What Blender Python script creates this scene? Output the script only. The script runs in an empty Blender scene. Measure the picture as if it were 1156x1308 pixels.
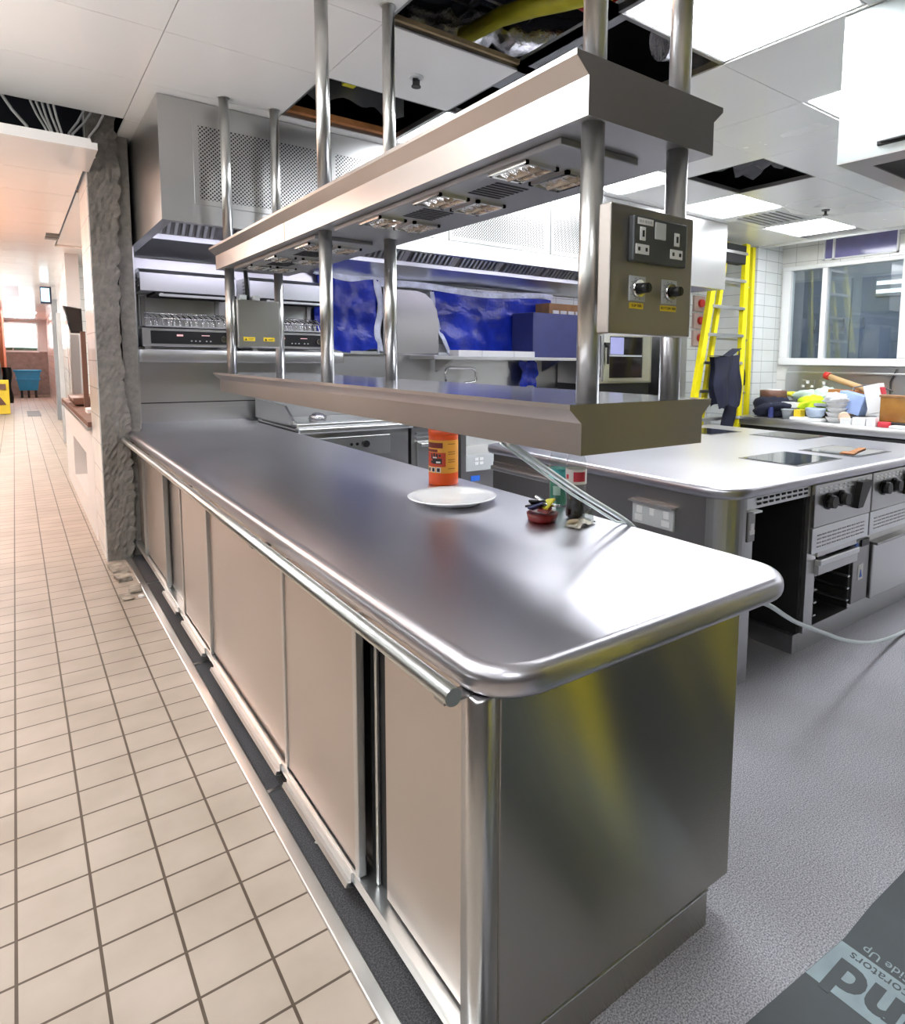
import bpy, bmesh, math, random
from mathutils import Vector, Matrix
random.seed(7)
C = bpy.context.scene.collection
PI = math.pi
S = bpy.context.scene

# ------------------------------------------------------------------ materials
def nt(name):
    m = bpy.data.materials.new(name); m.use_nodes = True
    t = m.node_tree
    return m, t, t.nodes['Principled BSDF']

def N(t, kind, **kw):
    n = t.nodes.new(kind)
    for k, v in kw.items(): setattr(n, k, v)
    return n

def col4(c): return (c[0], c[1], c[2], 1)

def plain(name, c, rough=.5, metal=0, var=.06, scale=6, bump=0, emit=None, es=0, trans=0, spec=None, stretch=(1,1,1), coat=0, bscale=None):
    """principled material with a procedural noise tint, roughness variation and optional bump"""
    m, t, p = nt(name)
    tc = N(t, 'ShaderNodeNewGeometry'); mp = N(t, 'ShaderNodeMapping'); mp.inputs['Scale'].default_value = stretch
    t.links.new(tc.outputs['Position'], mp.inputs['Vector'])
    nz = N(t, 'ShaderNodeTexNoise'); nz.inputs['Scale'].default_value = scale; nz.inputs['Detail'].default_value = 4
    t.links.new(mp.outputs[0], nz.inputs['Vector'])
    rp = N(t, 'ShaderNodeValToRGB')
    lo = tuple(max(0, x*(1-var)) for x in c); hi = tuple(min(1, x*(1+var)) for x in c)
    rp.color_ramp.elements[0].position = .3; rp.color_ramp.elements[1].position = .7
    rp.color_ramp.elements[0].color = col4(lo); rp.color_ramp.elements[1].color = col4(hi)
    t.links.new(nz.outputs['Fac'], rp.inputs[0]); t.links.new(rp.outputs[0], p.inputs['Base Color'])
    mr = N(t, 'ShaderNodeMapRange'); mr.inputs[3].default_value = max(.02, rough*.85); mr.inputs[4].default_value = min(1, rough*1.15)
    t.links.new(nz.outputs['Fac'], mr.inputs[0]); t.links.new(mr.outputs[0], p.inputs['Roughness'])
    p.inputs['Metallic'].default_value = metal
    if trans: p.inputs['Transmission Weight'].default_value = trans
    if coat: p.inputs['Coat Weight'].default_value = coat
    if spec is not None: p.inputs['Specular IOR Level'].default_value = spec
    if bump:
        b = N(t, 'ShaderNodeBump'); b.inputs['Strength'].default_value = bump; b.inputs['Distance'].default_value = .01
        n2 = N(t, 'ShaderNodeTexNoise'); n2.inputs['Scale'].default_value = bscale or scale*3; n2.inputs['Detail'].default_value = 6
        t.links.new(mp.outputs[0], n2.inputs['Vector'])
        t.links.new(n2.outputs['Fac'], b.inputs['Height']); t.links.new(b.outputs[0], p.inputs['Normal'])
    if emit:
        p.inputs['Emission Color'].default_value = col4(emit); p.inputs['Emission Strength'].default_value = es
    return m

def steel(name, c=(.6,.6,.6), rough=.28, stretch=(1,1,1), bump=.0, var=.05, scale=70, wave=0, aniso=0, tang=None):
    """brushed stainless steel: fine stretched grain drives roughness and a little bump"""
    m, t, p = nt(name)
    g = N(t, 'ShaderNodeNewGeometry'); mp = N(t, 'ShaderNodeMapping'); mp.inputs['Scale'].default_value = stretch
    t.links.new(g.outputs['Position'], mp.inputs['Vector'])
    nz = N(t, 'ShaderNodeTexNoise'); nz.inputs['Scale'].default_value = scale; nz.inputs['Detail'].default_value = 3
    t.links.new(mp.outputs[0], nz.inputs['Vector'])
    n2 = N(t, 'ShaderNodeTexNoise'); n2.inputs['Scale'].default_value = 1.3; n2.inputs['Detail'].default_value = 1
    t.links.new(g.outputs['Position'], n2.inputs['Vector'])
    rp = N(t, 'ShaderNodeValToRGB'); rp.color_ramp.elements[0].position = .3; rp.color_ramp.elements[1].position = .7
    rp.color_ramp.elements[0].color = col4([x*(1-var) for x in c]); rp.color_ramp.elements[1].color = col4([min(1, x*(1+var)) for x in c])
    t.links.new(n2.outputs['Fac'], rp.inputs[0]); t.links.new(rp.outputs[0], p.inputs['Base Color'])
    mr = N(t, 'ShaderNodeMapRange'); mr.inputs[1].default_value = .3; mr.inputs[2].default_value = .7
    mr.inputs[3].default_value = rough*.97; mr.inputs[4].default_value = rough*1.04
    t.links.new(n2.outputs['Fac'], mr.inputs[0]); t.links.new(mr.outputs[0], p.inputs['Roughness'])
    p.inputs['Metallic'].default_value = 1
    if aniso:
        p.inputs['Anisotropic'].default_value = aniso
        cx = N(t, 'ShaderNodeCombineXYZ')
        for i in range(3): cx.inputs[i].default_value = tang[i]
        t.links.new(cx.outputs[0], p.inputs['Tangent'])
    if bump or wave:
        b = N(t, 'ShaderNodeBump'); b.inputs['Strength'].default_value = bump or .3; b.inputs['Distance'].default_value = .002
        if wave:
            b.inputs['Distance'].default_value = wave
            n3 = N(t, 'ShaderNodeTexNoise'); n3.inputs['Scale'].default_value = 1.6; n3.inputs['Detail'].default_value = 0
            t.links.new(g.outputs['Position'], n3.inputs['Vector']); t.links.new(n3.outputs['Fac'], b.inputs['Height'])
        else:
            t.links.new(nz.outputs['Fac'], b.inputs['Height'])
        t.links.new(b.outputs[0], p.inputs['Normal'])
    return m

def bricks(name, c1, c2, mortar, bw, rh, ms, axes, off=(0,0), rough=.35, offset=0., noise=.5, spec=None):
    """tiles laid out in metres; axes picks which two world axes carry the pattern"""
    m, t, p = nt(name)
    g = N(t, 'ShaderNodeNewGeometry'); sx = N(t, 'ShaderNodeSeparateXYZ'); t.links.new(g.outputs['Position'], sx.inputs[0])
    cb = N(t, 'ShaderNodeCombineXYZ')
    for i, a in enumerate(axes):
        ad = N(t, 'ShaderNodeMath', operation='ADD'); ad.inputs[1].default_value = -off[i] + 100*(bw if i == 0 else rh)
        t.links.new(sx.outputs[a], ad.inputs[0]); t.links.new(ad.outputs[0], cb.inputs[i])
    br = N(t, 'ShaderNodeTexBrick'); br.offset = offset; br.squash = 1
    br.inputs['Scale'].default_value = 1; br.inputs['Brick Width'].default_value = bw; br.inputs['Row Height'].default_value = rh
    br.inputs['Mortar Size'].default_value = ms; br.inputs['Mortar Smooth'].default_value = .15; br.inputs['Bias'].default_value = 0
    br.inputs['Color1'].default_value = col4(c1); br.inputs['Color2'].default_value = col4(c2); br.inputs['Mortar'].default_value = col4(mortar)
    t.links.new(cb.outputs[0], br.inputs['Vector'])
    nz = N(t, 'ShaderNodeTexNoise'); nz.inputs['Scale'].default_value = 3.5; nz.inputs['Detail'].default_value = 5
    t.links.new(g.outputs['Position'], nz.inputs['Vector'])
    rp = N(t, 'ShaderNodeValToRGB'); rp.color_ramp.elements[0].position = .3; rp.color_ramp.elements[1].position = .65
    v = 1 - .22*noise
    rp.color_ramp.elements[0].color = (v, v*.985, v*.96, 1); rp.color_ramp.elements[1].color = (1, 1, 1, 1)
    t.links.new(nz.outputs['Fac'], rp.inputs[0])
    mx = N(t, 'ShaderNodeMix', data_type='RGBA', blend_type='MULTIPLY'); mx.inputs[0].default_value = 1
    t.links.new(br.outputs['Color'], mx.inputs[6]); t.links.new(rp.outputs[0], mx.inputs[7])
    t.links.new(mx.outputs[2], p.inputs['Base Color'])
    p.inputs['Roughness'].default_value = rough
    if spec is not None: p.inputs['Specular IOR Level'].default_value = spec
    b = N(t, 'ShaderNodeBump'); b.inputs['Strength'].default_value = .35; b.inputs['Distance'].default_value = .003; b.invert = True
    t.links.new(br.outputs['Fac'], b.inputs['Height']); t.links.new(b.outputs[0], p.inputs['Normal'])
    return m

def speckle(name, c1, c2, c3, scale=220, rough=.6):
    m, t, p = nt(name)
    g = N(t, 'ShaderNodeNewGeometry')
    nz = N(t, 'ShaderNodeTexNoise'); nz.inputs['Scale'].default_value = scale; nz.inputs['Detail'].default_value = 2
    t.links.new(g.outputs['Position'], nz.inputs['Vector'])
    rp = N(t, 'ShaderNodeValToRGB'); e = rp.color_ramp.elements
    e[0].position = .36; e[0].color = col4(c1); e[1].position = .66; e[1].color = col4(c3)
    x = e.new(.5); x.color = col4(c2)
    t.links.new(nz.outputs['Fac'], rp.inputs[0])
    n2 = N(t, 'ShaderNodeTexNoise'); n2.inputs['Scale'].default_value = 1.7; n2.inputs['Detail'].default_value = 4
    t.links.new(g.outputs['Position'], n2.inputs['Vector'])
    r2 = N(t, 'ShaderNodeValToRGB'); r2.color_ramp.elements[0].position = .35; r2.color_ramp.elements[1].position = .6
    r2.color_ramp.elements[0].color = (.86,.85,.84,1); r2.color_ramp.elements[1].color = (1,1,1,1)
    t.links.new(n2.outputs['Fac'], r2.inputs[0])
    mx = N(t, 'ShaderNodeMix', data_type='RGBA', blend_type='MULTIPLY'); mx.inputs[0].default_value = 1
    t.links.new(rp.outputs[0], mx.inputs[6]); t.links.new(r2.outputs[0], mx.inputs[7]); t.links.new(mx.outputs[2], p.inputs['Base Color'])
    p.inputs['Roughness'].default_value = rough
    b = N(t, 'ShaderNodeBump'); b.inputs['Strength'].default_value = .15; b.inputs['Distance'].default_value = .002
    t.links.new(nz.outputs['Fac'], b.inputs['Height']); t.links.new(b.outputs[0], p.inputs['Normal'])
    return m

def perforated(name, c, hole, pitch=.024, rough=.3, axes=(0,2)):
    m, t, p = nt(name)
    g = N(t, 'ShaderNodeNewGeometry'); sx = N(t, 'ShaderNodeSeparateXYZ'); t.links.new(g.outputs['Position'], sx.inputs[0])
    k = PI/pitch
    s = []
    for sg in (1, -1):
        a = N(t, 'ShaderNodeMath', operation='MULTIPLY'); a.inputs[1].default_value = sg; t.links.new(sx.outputs[axes[1]], a.inputs[0])
        b = N(t, 'ShaderNodeMath', operation='ADD'); t.links.new(sx.outputs[axes[0]], b.inputs[0]); t.links.new(a.outputs[0], b.inputs[1])
        d = N(t, 'ShaderNodeMath', operation='MULTIPLY'); d.inputs[1].default_value = k; t.links.new(b.outputs[0], d.inputs[0])
        q = N(t, 'ShaderNodeMath', operation='SINE'); t.links.new(d.outputs[0], q.inputs[0]); s.append(q)
    pr = N(t, 'ShaderNodeMath', operation='MULTIPLY'); t.links.new(s[0].outputs[0], pr.inputs[0]); t.links.new(s[1].outputs[0], pr.inputs[1])
    ab = N(t, 'ShaderNodeMath', operation='ABSOLUTE'); t.links.new(pr.outputs[0], ab.inputs[0])
    gt = N(t, 'ShaderNodeMath', operation='GREATER_THAN'); gt.inputs[1].default_value = .5; t.links.new(ab.outputs[0], gt.inputs[0])
    mx = N(t, 'ShaderNodeMix', data_type='RGBA'); mx.inputs[6].default_value = col4(c); mx.inputs[7].default_value = col4(hole)
    t.links.new(gt.outputs[0], mx.inputs[0]); t.links.new(mx.outputs[2], p.inputs['Base Color'])
    p.inputs['Metallic'].default_value = 1; p.inputs['Roughness'].default_value = rough
    return m

def light_mat(name, c, s):
    m, t, p = nt(name)
    p.inputs['Base Color'].default_value = (.9,.9,.9,1); p.inputs['Roughness'].default_value = .4
    p.inputs['Emission Color'].default_value = col4(c); p.inputs['Emission Strength'].default_value = s
    return m

def glass(name, tint=(.9,.95,.95), gloss=.12, rough=.03):
    m, t, p = nt(name)
    t.nodes.remove(p)
    o = t.nodes['Material Output']
    tr = N(t, 'ShaderNodeBsdfTransparent'); tr.inputs[0].default_value = col4(tint)
    gl = N(t, 'ShaderNodeBsdfGlossy'); gl.inputs['Roughness'].default_value = rough
    fr = N(t, 'ShaderNodeLayerWeight'); fr.inputs[0].default_value = .5
    pw = N(t, 'ShaderNodeMath', operation='POWER'); pw.inputs[1].default_value = 4; t.links.new(fr.outputs['Facing'], pw.inputs[0])
    ad = N(t, 'ShaderNodeMath', operation='MULTIPLY_ADD'); ad.inputs[1].default_value = .7; ad.inputs[2].default_value = gloss*.5+.02; ad.use_clamp = True
    t.links.new(pw.outputs[0], ad.inputs[0])
    mx = N(t, 'ShaderNodeMixShader'); t.links.new(ad.outputs[0], mx.inputs[0]); t.links.new(tr.outputs[0], mx.inputs[1]); t.links.new(gl.outputs[0], mx.inputs[2])
    t.links.new(mx.outputs[0], o.inputs['Surface'])
    return m

M = {}
M['top'] = steel('worktop_steel', (.55,.54,.585), .31, (1,.03,1))
M['door'] = steel('door_steel', (.55,.505,.47), .32, (1,1,.03), var=.07)
M['panel'] = steel('panel_steel', (.46,.44,.40), .25, (.03,1,1), var=.05, aniso=.97, tang=(0,0,1))
M['steel'] = steel('brushed_steel', (.58,.58,.58), .3, (1,1,.03))
M['steel_d'] = steel('dark_steel', (.36,.35,.345), .33, (.03,1,1))
M['steel_l'] = steel('light_steel', (.74,.75,.75), .3, (.03,1,1))
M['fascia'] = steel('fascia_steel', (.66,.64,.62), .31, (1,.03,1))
M['fascia_end'] = steel('fascia_end_steel', (.40,.375,.355), .36, (.03,1,1))  # darker fascia copy: dark reflection put into the end-face colour
M['pole'] = steel('tube_steel', (.66,.66,.64), .3, (1,1,.03))
M['canopy_m'] = steel('canopy_steel', (.36,.39,.39), .42, (1,1,.03))
M['shelf_top'] = steel('shelf_top_steel', (.50,.50,.54), .13, (1,.03,1))  # darker bluish copy: top reflection partly put into the colour
M['chrome'] = steel('chrome', (.8,.8,.8), .1)
M['perf'] = perforated('perforated_steel', (.58,.58,.58), (.06,.06,.065))
M['black'] = plain('black_plastic', (.012,.012,.013), .35)
M['void'] = plain('dark_void', (.012,.014,.022), .9)  # near-black colour stands in for the darkness above the ceiling
M['blackm'] = plain('matt_black', (.01,.01,.011), .7)
M['white'] = plain('white_plastic', (.8,.8,.8), .35, var=.02)
M['paint'] = plain('white_paint', (.82,.83,.83), .4, var=.02)
M['ceil'] = plain('ceiling_tile', (.87,.87,.85), .26, var=.012, scale=.8)
M['ceil_c'] = plain('corridor_ceiling', (.84,.82,.80), .16, var=.01, scale=1)
M['floor_t'] = bricks('quarry_tile', (.47,.40,.335), (.44,.375,.31), (.09,.065,.045), .17, .148, .004, (0,1), (-.0765,1.828), rough=.42, noise=.9)
M['floor_v'] = speckle('speckled_vinyl', (.15,.15,.17), (.31,.305,.335), (.48,.475,.52), 230)
M['mat_d'] = speckle('dark_vinyl', (.025,.026,.03), (.055,.056,.062), (.11,.11,.12), 240)
M['tile_w'] = bricks('white_wall_tile', (.80,.83,.83), (.77,.80,.80), (.42,.45,.46), .30, .15, .004, (0,2), (.0,.02), rough=.14, offset=0, noise=.25)
M['tile_wy'] = bricks('white_wall_tile_side', (.82,.82,.80), (.79,.79,.77), (.5,.5,.5), .30, .20, .004, (1,2), (.0,.06), rough=.16, noise=.3)
M['conc'] = plain('rough_plaster', (.205,.188,.168), .9, var=.22, scale=22, bump=.35, bscale=90)
M['beige'] = plain('beige_dado', (.07,.052,.045), .4, var=.08)  # unseen dado, colour darkened so the steel reflects it dark
M['brown_d'] = plain('dark_brown_wall', (.085,.072,.058), .6, var=.2, scale=2)
M['orange_w'] = plain('orange_wall', (.80,.22,.10), .5)
M['blue_pl'] = plain('blue_sheet', (.012,.034,.42), .22, var=.35, scale=5, bump=.8, bscale=16)
M['navy'] = plain('navy_panel', (.035,.045,.17), .35, var=.1)
M['yellow'] = plain('yellow_fibreglass', (.85,.74,.01), .35, var=.05)
M['yel_lab'] = plain('yellow_label', (.82,.60,.03), .5)
M['alu'] = steel('aluminium', (.66,.66,.66), .35)
M['cloth_n'] = plain('navy_cloth', (.010,.012,.03), .85, var=.3, bump=.3)
M['cloth_b'] = plain('black_cloth', (.008,.008,.010), .9, var=.3, bump=.3)
M['brown'] = plain('brown_board', (.33,.17,.07), .6, var=.2, scale=9)
M['brown_tray'] = plain('brown_tray', (.16,.075,.05), .45)
M['wood'] = plain('pale_timber', (.36,.27,.15), .7, var=.25, scale=10)
M['wood_o'] = plain('orange_timber', (.40,.16,.05), .7, var=.25, scale=10)
M['red'] = plain('red_plastic', (.55,.03,.02), .35)
M['orange'] = plain('orange_plastic', (.90,.105,.012), .32)
M['label_o'] = plain('label_orange', (.93,.42,.05), .45)
M['label_r'] = plain('label_dark_red', (.20,.02,.015), .5)
M['label_b'] = plain('label_black', (.02,.015,.015), .5)
M['label_w'] = plain('label_white', (.8,.76,.7), .5)
M['porc'] = plain('glazed_porcelain', (.84,.85,.85), .12, var=.01)
M['pet_g'] = plain('green_drink', (.09,.42,.28), .12, trans=.35, var=.1)
M['pet_c'] = glass('clear_pet', (.90,.92,.92), .10, .06)
M['teal_lab'] = plain('teal_label', (.10,.55,.58), .35, var=.3, scale=40)
M['pale_print'] = plain('pale_print', (.45,.68,.58), .4)
M['cola'] = plain('cola', (.012,.005,.004), .15)
M['navy_cap'] = plain('navy_cap', (.012,.014,.04), .4)
M['foil'] = plain('crinkled_foil', (.70,.70,.72), .2, metal=1, var=.2, scale=14, bump=1., bscale=22)
M['ptape'] = plain('clear_tape', (.62,.66,.78), .25, var=.25, scale=9, bump=.6)
M['wrap'] = plain('clear_wrap', (.66,.60,.48), .15, var=.3, scale=30, trans=.4, bump=.6)
M['clearbox'] = glass('clear_box', (.80,.83,.80), .25, .08)
M['dark_red'] = plain('dark_red_plastic', (.22,.012,.012), .35)
M['grey'] = plain('grey_plastic', (.12,.125,.13), .5)
M['grey_m'] = plain('mid_grey_paint', (.30,.32,.34), .45)
M['grey_l'] = plain('light_grey_paint', (.52,.54,.55), .45)
M['lamp_bed'] = plain('lamp_panel_grey', (.30,.30,.31), .4, metal=.6)
M['reflector'] = steel('lamp_reflector', (.85,.80,.74), .12, (3,3,3), bump=.6, scale=60)
M['bulb'] = plain('quartz_bulb', (.9,.75,.6), .1, trans=.5)
M['plate_g'] = plain('socket_grey', (.10,.105,.11), .35, metal=.5)
M['bluebin'] = plain('blue_bin', (.015,.27,.55), .4)
M['teal'] = light_mat('lit_teal_sign', (.05,.65,.85), 1.6)
M['screen'] = plain('dark_screen', (.015,.012,.012), .12)
M['board'] = plain('protection_board', (.042,.052,.059), .55, var=.2, scale=4)
M['board_p'] = plain('protection_print', (.25,.32,.35), .6, var=.15, scale=12)
M['wpurp'] = plain('purple_glass', (.20,.19,.38), .12, var=.1)
M['pink'] = light_mat('lit_tube', (1., .82,.88), 3.5)
M['tubeled'] = light_mat('hood_tube', (.82,.80,1.), 25.)
M['L'] = light_mat('ceiling_panel_light', (.94,.97,1.), 25.)
M['Lc'] = light_mat('corridor_panel_light', (1.,.96,.93), 21.)
M['Lday'] = light_mat('daylight', (.92,.97,1.), 5.)
M['green_f'] = plain('far_trees', (.12,.2,.12), .8)
M['hivis'] = plain('hivis_cloth', (.62,.85,.02), .7, var=.15, bump=.4)
M['yel_cl'] = plain('yellow_glove', (.80,.72,.05), .6, bump=.3)
M['palec'] = plain('pale_green_cloth', (.62,.76,.68), .7, bump=.3)
M['paleblue'] = plain('pale_blue_card', (.36,.48,.80), .5)
M['card'] = plain('white_card', (.82,.82,.82), .6, var=.02)
M['redp'] = plain('red_print', (.62,.04,.06), .5)
M['hob'] = plain('hob_glass', (.02,.02,.025), .06, coat=.5)
M['hobline'] = plain('hob_trim', (.10,.10,.10), .3, metal=.7)
M['pane'] = glass('window_glass', (.86,.90,.92), .12)
M['ovenglass'] = glass('oven_glass', (.25,.27,.30), .3)
M['tub'] = plain('amber_tub', (.40,.19,.045), .2, trans=.15, var=.2)
M['hose'] = steel('braided_hose', (.66,.72,.70), .3, (1,1,1), bump=.5, scale=260)
M['ytube'] = plain('yellow_duct', (.60,.54,.03), .5, var=.2)
M['cablew'] = plain('white_cable', (.75,.75,.75), .5)
M['rubble'] = plain('rubble', (.34,.30,.25), .9, var=.4, scale=20, bump=.8)
M['redbrown'] = plain('copper_brown', (.26,.12,.06), .5)
M['led'] = light_mat('red_led', (1.,.05,.05), .5)  # red logo marks given a glow of their own
M['bluelab'] = plain('blue_label', (.03,.16,.7), .4)
M['locker'] = plain('locker_grey', (.40,.43,.45), .4, var=.06)
M['locker_d'] = plain('locker_dark', (.24,.27,.33), .4, var=.06)

# ------------------------------------------------------------------ mesh builder
class MB:
    def __init__(self):
        self.bm = bmesh.new(); self.mi = 0
    def m(self, i): self.mi = i; return self
    def _fin(self, faces, smooth=False):
        for f in faces:
            if f.is_valid: f.material_index = self.mi; f.smooth = smooth
    def box(self, x0, x1, y0, y1, z0, z1, bev=0, seg=2, rz=0, piv=None, mat=None):
        before = set(self.bm.faces)
        r = bmesh.ops.create_cube(self.bm, size=1)
        vs = r['verts']
        T = Matrix.Translation(((x0+x1)/2, (y0+y1)/2, (z0+z1)/2)) @ Matrix.Diagonal((abs(x1-x0), abs(y1-y0), abs(z1-z0), 1))
        bmesh.ops.transform(self.bm, matrix=T, verts=vs)
        if bev:
            es = {e for v in vs for e in v.link_edges}
            bmesh.ops.bevel(self.bm, geom=list(es), offset=bev, segments=seg, affect='EDGES', profile=.5)
        new = [f for f in self.bm.faces if f not in before]
        if rz or mat is not None:
            pv = Vector(piv) if piv else Vector(((x0+x1)/2, (y0+y1)/2, (z0+z1)/2))
            R = (mat.to_4x4() if mat is not None else Matrix.Rotation(rz, 4, 'Z'))
            vv = list({v for f in new for v in f.verts})
            bmesh.ops.transform(self.bm, matrix=Matrix.Translation(pv) @ R @ Matrix.Translation(-pv), verts=vv)
        self._fin(new)
        return self
    def cyl(self, p0, p1, r0, r1=None, n=20, caps=True):
        p0 = Vector(p0); p1 = Vector(p1); r1 = r0 if r1 is None else r1
        d = (p1-p0); L = d.length
        q = d.to_track_quat('Z', 'Y').to_matrix().to_4x4()
        before = set(self.bm.faces)
        bmesh.ops.create_cone(self.bm, cap_ends=caps, cap_tris=False, segments=n, radius1=r0, radius2=r1, depth=L,
                              matrix=Matrix.Translation((p0+p1)/2) @ q)
        for f in self.bm.faces:
            if f not in before:
                f.material_index = self.mi; f.smooth = len(f.verts) == 4
        return self
    def tube(self, pts, r, n=10, closed=False):
        pts = [Vector(p) for p in pts]
        rings = []
        for i, p in enumerate(pts):
            a = pts[max(0, i-1)]; b = pts[min(len(pts)-1, i+1)]
            t = (b-a).normalized()
            if i == 0: up = Vector((0,0,1)) if abs(t.z) < .9 else Vector((1,0,0))
            else: up = u0
            s = t.cross(up).normalized(); u0 = s.cross(t).normalized()
            rr = r[i] if isinstance(r, (list, tuple)) else r
            rings.append([self.bm.verts.new(p + s*rr*math.cos(2*PI*k/n) + u0*rr*math.sin(2*PI*k/n)) for k in range(n)])
        fs = []
        for i in range(len(rings)-1):
            for k in range(n):
                fs.append(self.bm.faces.new((rings[i][k], rings[i][(k+1)%n], rings[i+1][(k+1)%n], rings[i+1][k])))
        self._fin(fs, True)
        self._fin([self.bm.faces.new(rings[0][::-1]), self.bm.faces.new(rings[-1])])
        return self
    def lathe(self, prof, c, n=32, cap0=True, cap1=True):
        """prof: list of (radius, z) from bottom to top, about vertical axis at c=(x,y,z)"""
        rings = []
        for r, z in prof:
            rings.append([self.bm.verts.new((c[0]+r*math.cos(2*PI*k/n), c[1]+r*math.sin(2*PI*k/n), c[2]+z)) for k in range(n)])
        fs = []
        for i in range(len(rings)-1):
            for k in range(n):
                fs.append(self.bm.faces.new((rings[i][k], rings[i][(k+1)%n], rings[i+1][(k+1)%n], rings[i+1][k])))
        self._fin(fs, True)
        if cap0: self._fin([self.bm.faces.new(rings[0][::-1])])
        if cap1: self._fin([self.bm.faces.new(rings[-1])])
        return self
    def prism(self, poly, axis, a, b, bev=0, seg=3, bevface='all'):
        """poly: 2D points in the plane normal to axis ('x': (y,z), 'y': (x,z), 'z': (x,y)), extruded from a to b"""
        def P(u, v, w):
            return {'x': (w,u,v), 'y': (u,w,v), 'z': (u,v,w)}[axis]
        before = set(self.bm.faces)
        A = [self.bm.verts.new(P(u,v,a)) for u,v in poly]; B = [self.bm.verts.new(P(u,v,b)) for u,v in poly]
        n = len(poly)
        fa = self.bm.faces.new(A[::-1]); fb = self.bm.faces.new(B)
        sides = [self.bm.faces.new((A[i], A[(i+1)%n], B[(i+1)%n], B[i])) for i in range(n)]
        bmesh.ops.recalc_face_normals(self.bm, faces=[fa, fb]+sides)
        if bev:
            es = set(fa.edges) | set(fb.edges)
            bmesh.ops.bevel(self.bm, geom=list(es), offset=bev, segments=seg, affect='EDGES', profile=.5)
        new = [f for f in self.bm.faces if f not in before]
        self._fin(new)
        if bev:
            for f in new:
                if len(f.verts) == 4: f.smooth = True
        return self
    def quad(self, *p):
        self._fin([self.bm.faces.new([self.bm.verts.new(q) for q in p])]); return self
    def grid(self, fn, nu, nv, smooth=True):
        g = [[self.bm.verts.new(fn(i/nu, j/nv)) for j in range(nv+1)] for i in range(nu+1)]
        fs = [self.bm.faces.new((g[i][j], g[i+1][j], g[i+1][j+1], g[i][j+1])) for i in range(nu) for j in range(nv)]
        self._fin(fs, smooth); return self
    def ball(self, c, r, n=2, jit=0, smooth=True):
        before = set(self.bm.faces)
        R = bmesh.ops.create_icosphere(self.bm, subdivisions=n, radius=1)
        for v in R['verts']:
            k = 1 + random.uniform(-jit, jit)
            rr = r if isinstance(r, (tuple, list)) else (r,r,r)
            v.co = Vector((c[0]+v.co.x*rr[0]*k, c[1]+v.co.y*rr[1]*k, c[2]+v.co.z*rr[2]*k))
        self._fin([f for f in self.bm.faces if f not in before], smooth); return self
    def text(self, s, size, org, xd, yd, ext=.0008, align='CENTER', bold=0):
        cu = bpy.data.curves.new('t', 'FONT'); cu.body = s; cu.size = size; cu.extrude = ext; cu.align_x = align; cu.align_y = 'CENTER'; cu.resolution_u = 4; cu.offset = bold
        o = bpy.data.objects.new('t', cu); me = o.to_mesh()
        xd = Vector(xd).normalized(); yd = Vector(yd).normalized(); zd = xd.cross(yd)
        Mx = Matrix((( xd.x, yd.x, zd.x, org[0]), (xd.y, yd.y, zd.y, org[1]), (xd.z, yd.z, zd.z, org[2]), (0,0,0,1)))
        vm = [self.bm.verts.new(Mx @ v.co) for v in me.vertices]
        for p in me.polygons:
            try: self._fin([self.bm.faces.new([vm[i] for i in p.vertices])])
            except ValueError: pass
        o.to_mesh_clear(); bpy.data.objects.remove(o); bpy.data.curves.remove(cu)
        return self
    def mesh(self, name, mats, off):
        bmesh.ops.translate(self.bm, verts=self.bm.verts, vec=-Vector(off))
        me = bpy.data.meshes.new(name); self.bm.to_mesh(me); self.bm.free()
        for x in (mats if isinstance(mats, (list, tuple)) else [mats]):
            me.materials.append(M[x] if isinstance(x, str) else x)
        return me

WL = {}
def root(name, label, cat, loc, group=None):
    o = bpy.data.objects.new(name, None); C.objects.link(o); o.location = loc; o.empty_display_size = .05
    o['label'] = label; o['category'] = cat
    if group: o['group'] = group
    WL[o.name] = Vector(loc); return o
def part(par, name, mb, mats, label=None, kind=None):
    me = mb.mesh(name, mats, WL[par.name])
    o = bpy.data.objects.new(name, me); C.objects.link(o); o.parent = par; WL[o.name] = WL[par.name]
    if label: o['label'] = label
    if kind: o['kind'] = kind
    return o
def solo(name, mb, mats, label, cat, group=None, kind=None):
    xs = [v.co for v in mb.bm.verts]
    off = Vector(((min(v.x for v in xs)+max(v.x for v in xs))/2, (min(v.y for v in xs)+max(v.y for v in xs))/2, min(v.z for v in xs)))
    me = mb.mesh(name, mats, off); o = bpy.data.objects.new(name, me); C.objects.link(o); o.location = off
    o['label'] = label; o['category'] = cat
    if group: o['group'] = group
    if kind: o['kind'] = kind
    WL[o.name] = off; return o
def struct(name, mb, mats):
    me = mb.mesh(name, mats, (0,0,0)); o = bpy.data.objects.new(name, me); C.objects.link(o); o['kind'] = 'structure'; WL[o.name] = Vector((0,0,0)); return o
def dup(r, dv, label, group=None):
    """copy of a thing with its parts and sub-parts, moved by dv"""
    n = r.copy(); C.objects.link(n); n.location = r.location + Vector(dv); n['label'] = label
    if group: n['group'] = group
    for ch in r.children:
        c = ch.copy(); C.objects.link(c); c.parent = n
        for g in ch.children:
            d = g.copy(); C.objects.link(d); d.parent = c
    return n
def rrect(x0, x1, y0, y1, r, n=8):
    """rounded rectangle; r = radii for corners (x0y0, x1y0, x1y1, x0y1)"""
    out = []
    for (cx, cy, a0, q) in ((x0, y0, PI, r[0]), (x1, y0, 1.5*PI, r[1]), (x1, y1, 0, r[2]), (x0, y1, .5*PI, r[3])):
        if q == 0: out.append((cx, cy)); continue
        ox = cx + (q if cx == x0 else -q); oy = cy + (q if cy == y0 else -q)
        for k in range(n+1):
            a = a0 + k/n*PI/2; out.append((ox+q*math.cos(a), oy+q*math.sin(a)))
    return out

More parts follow.
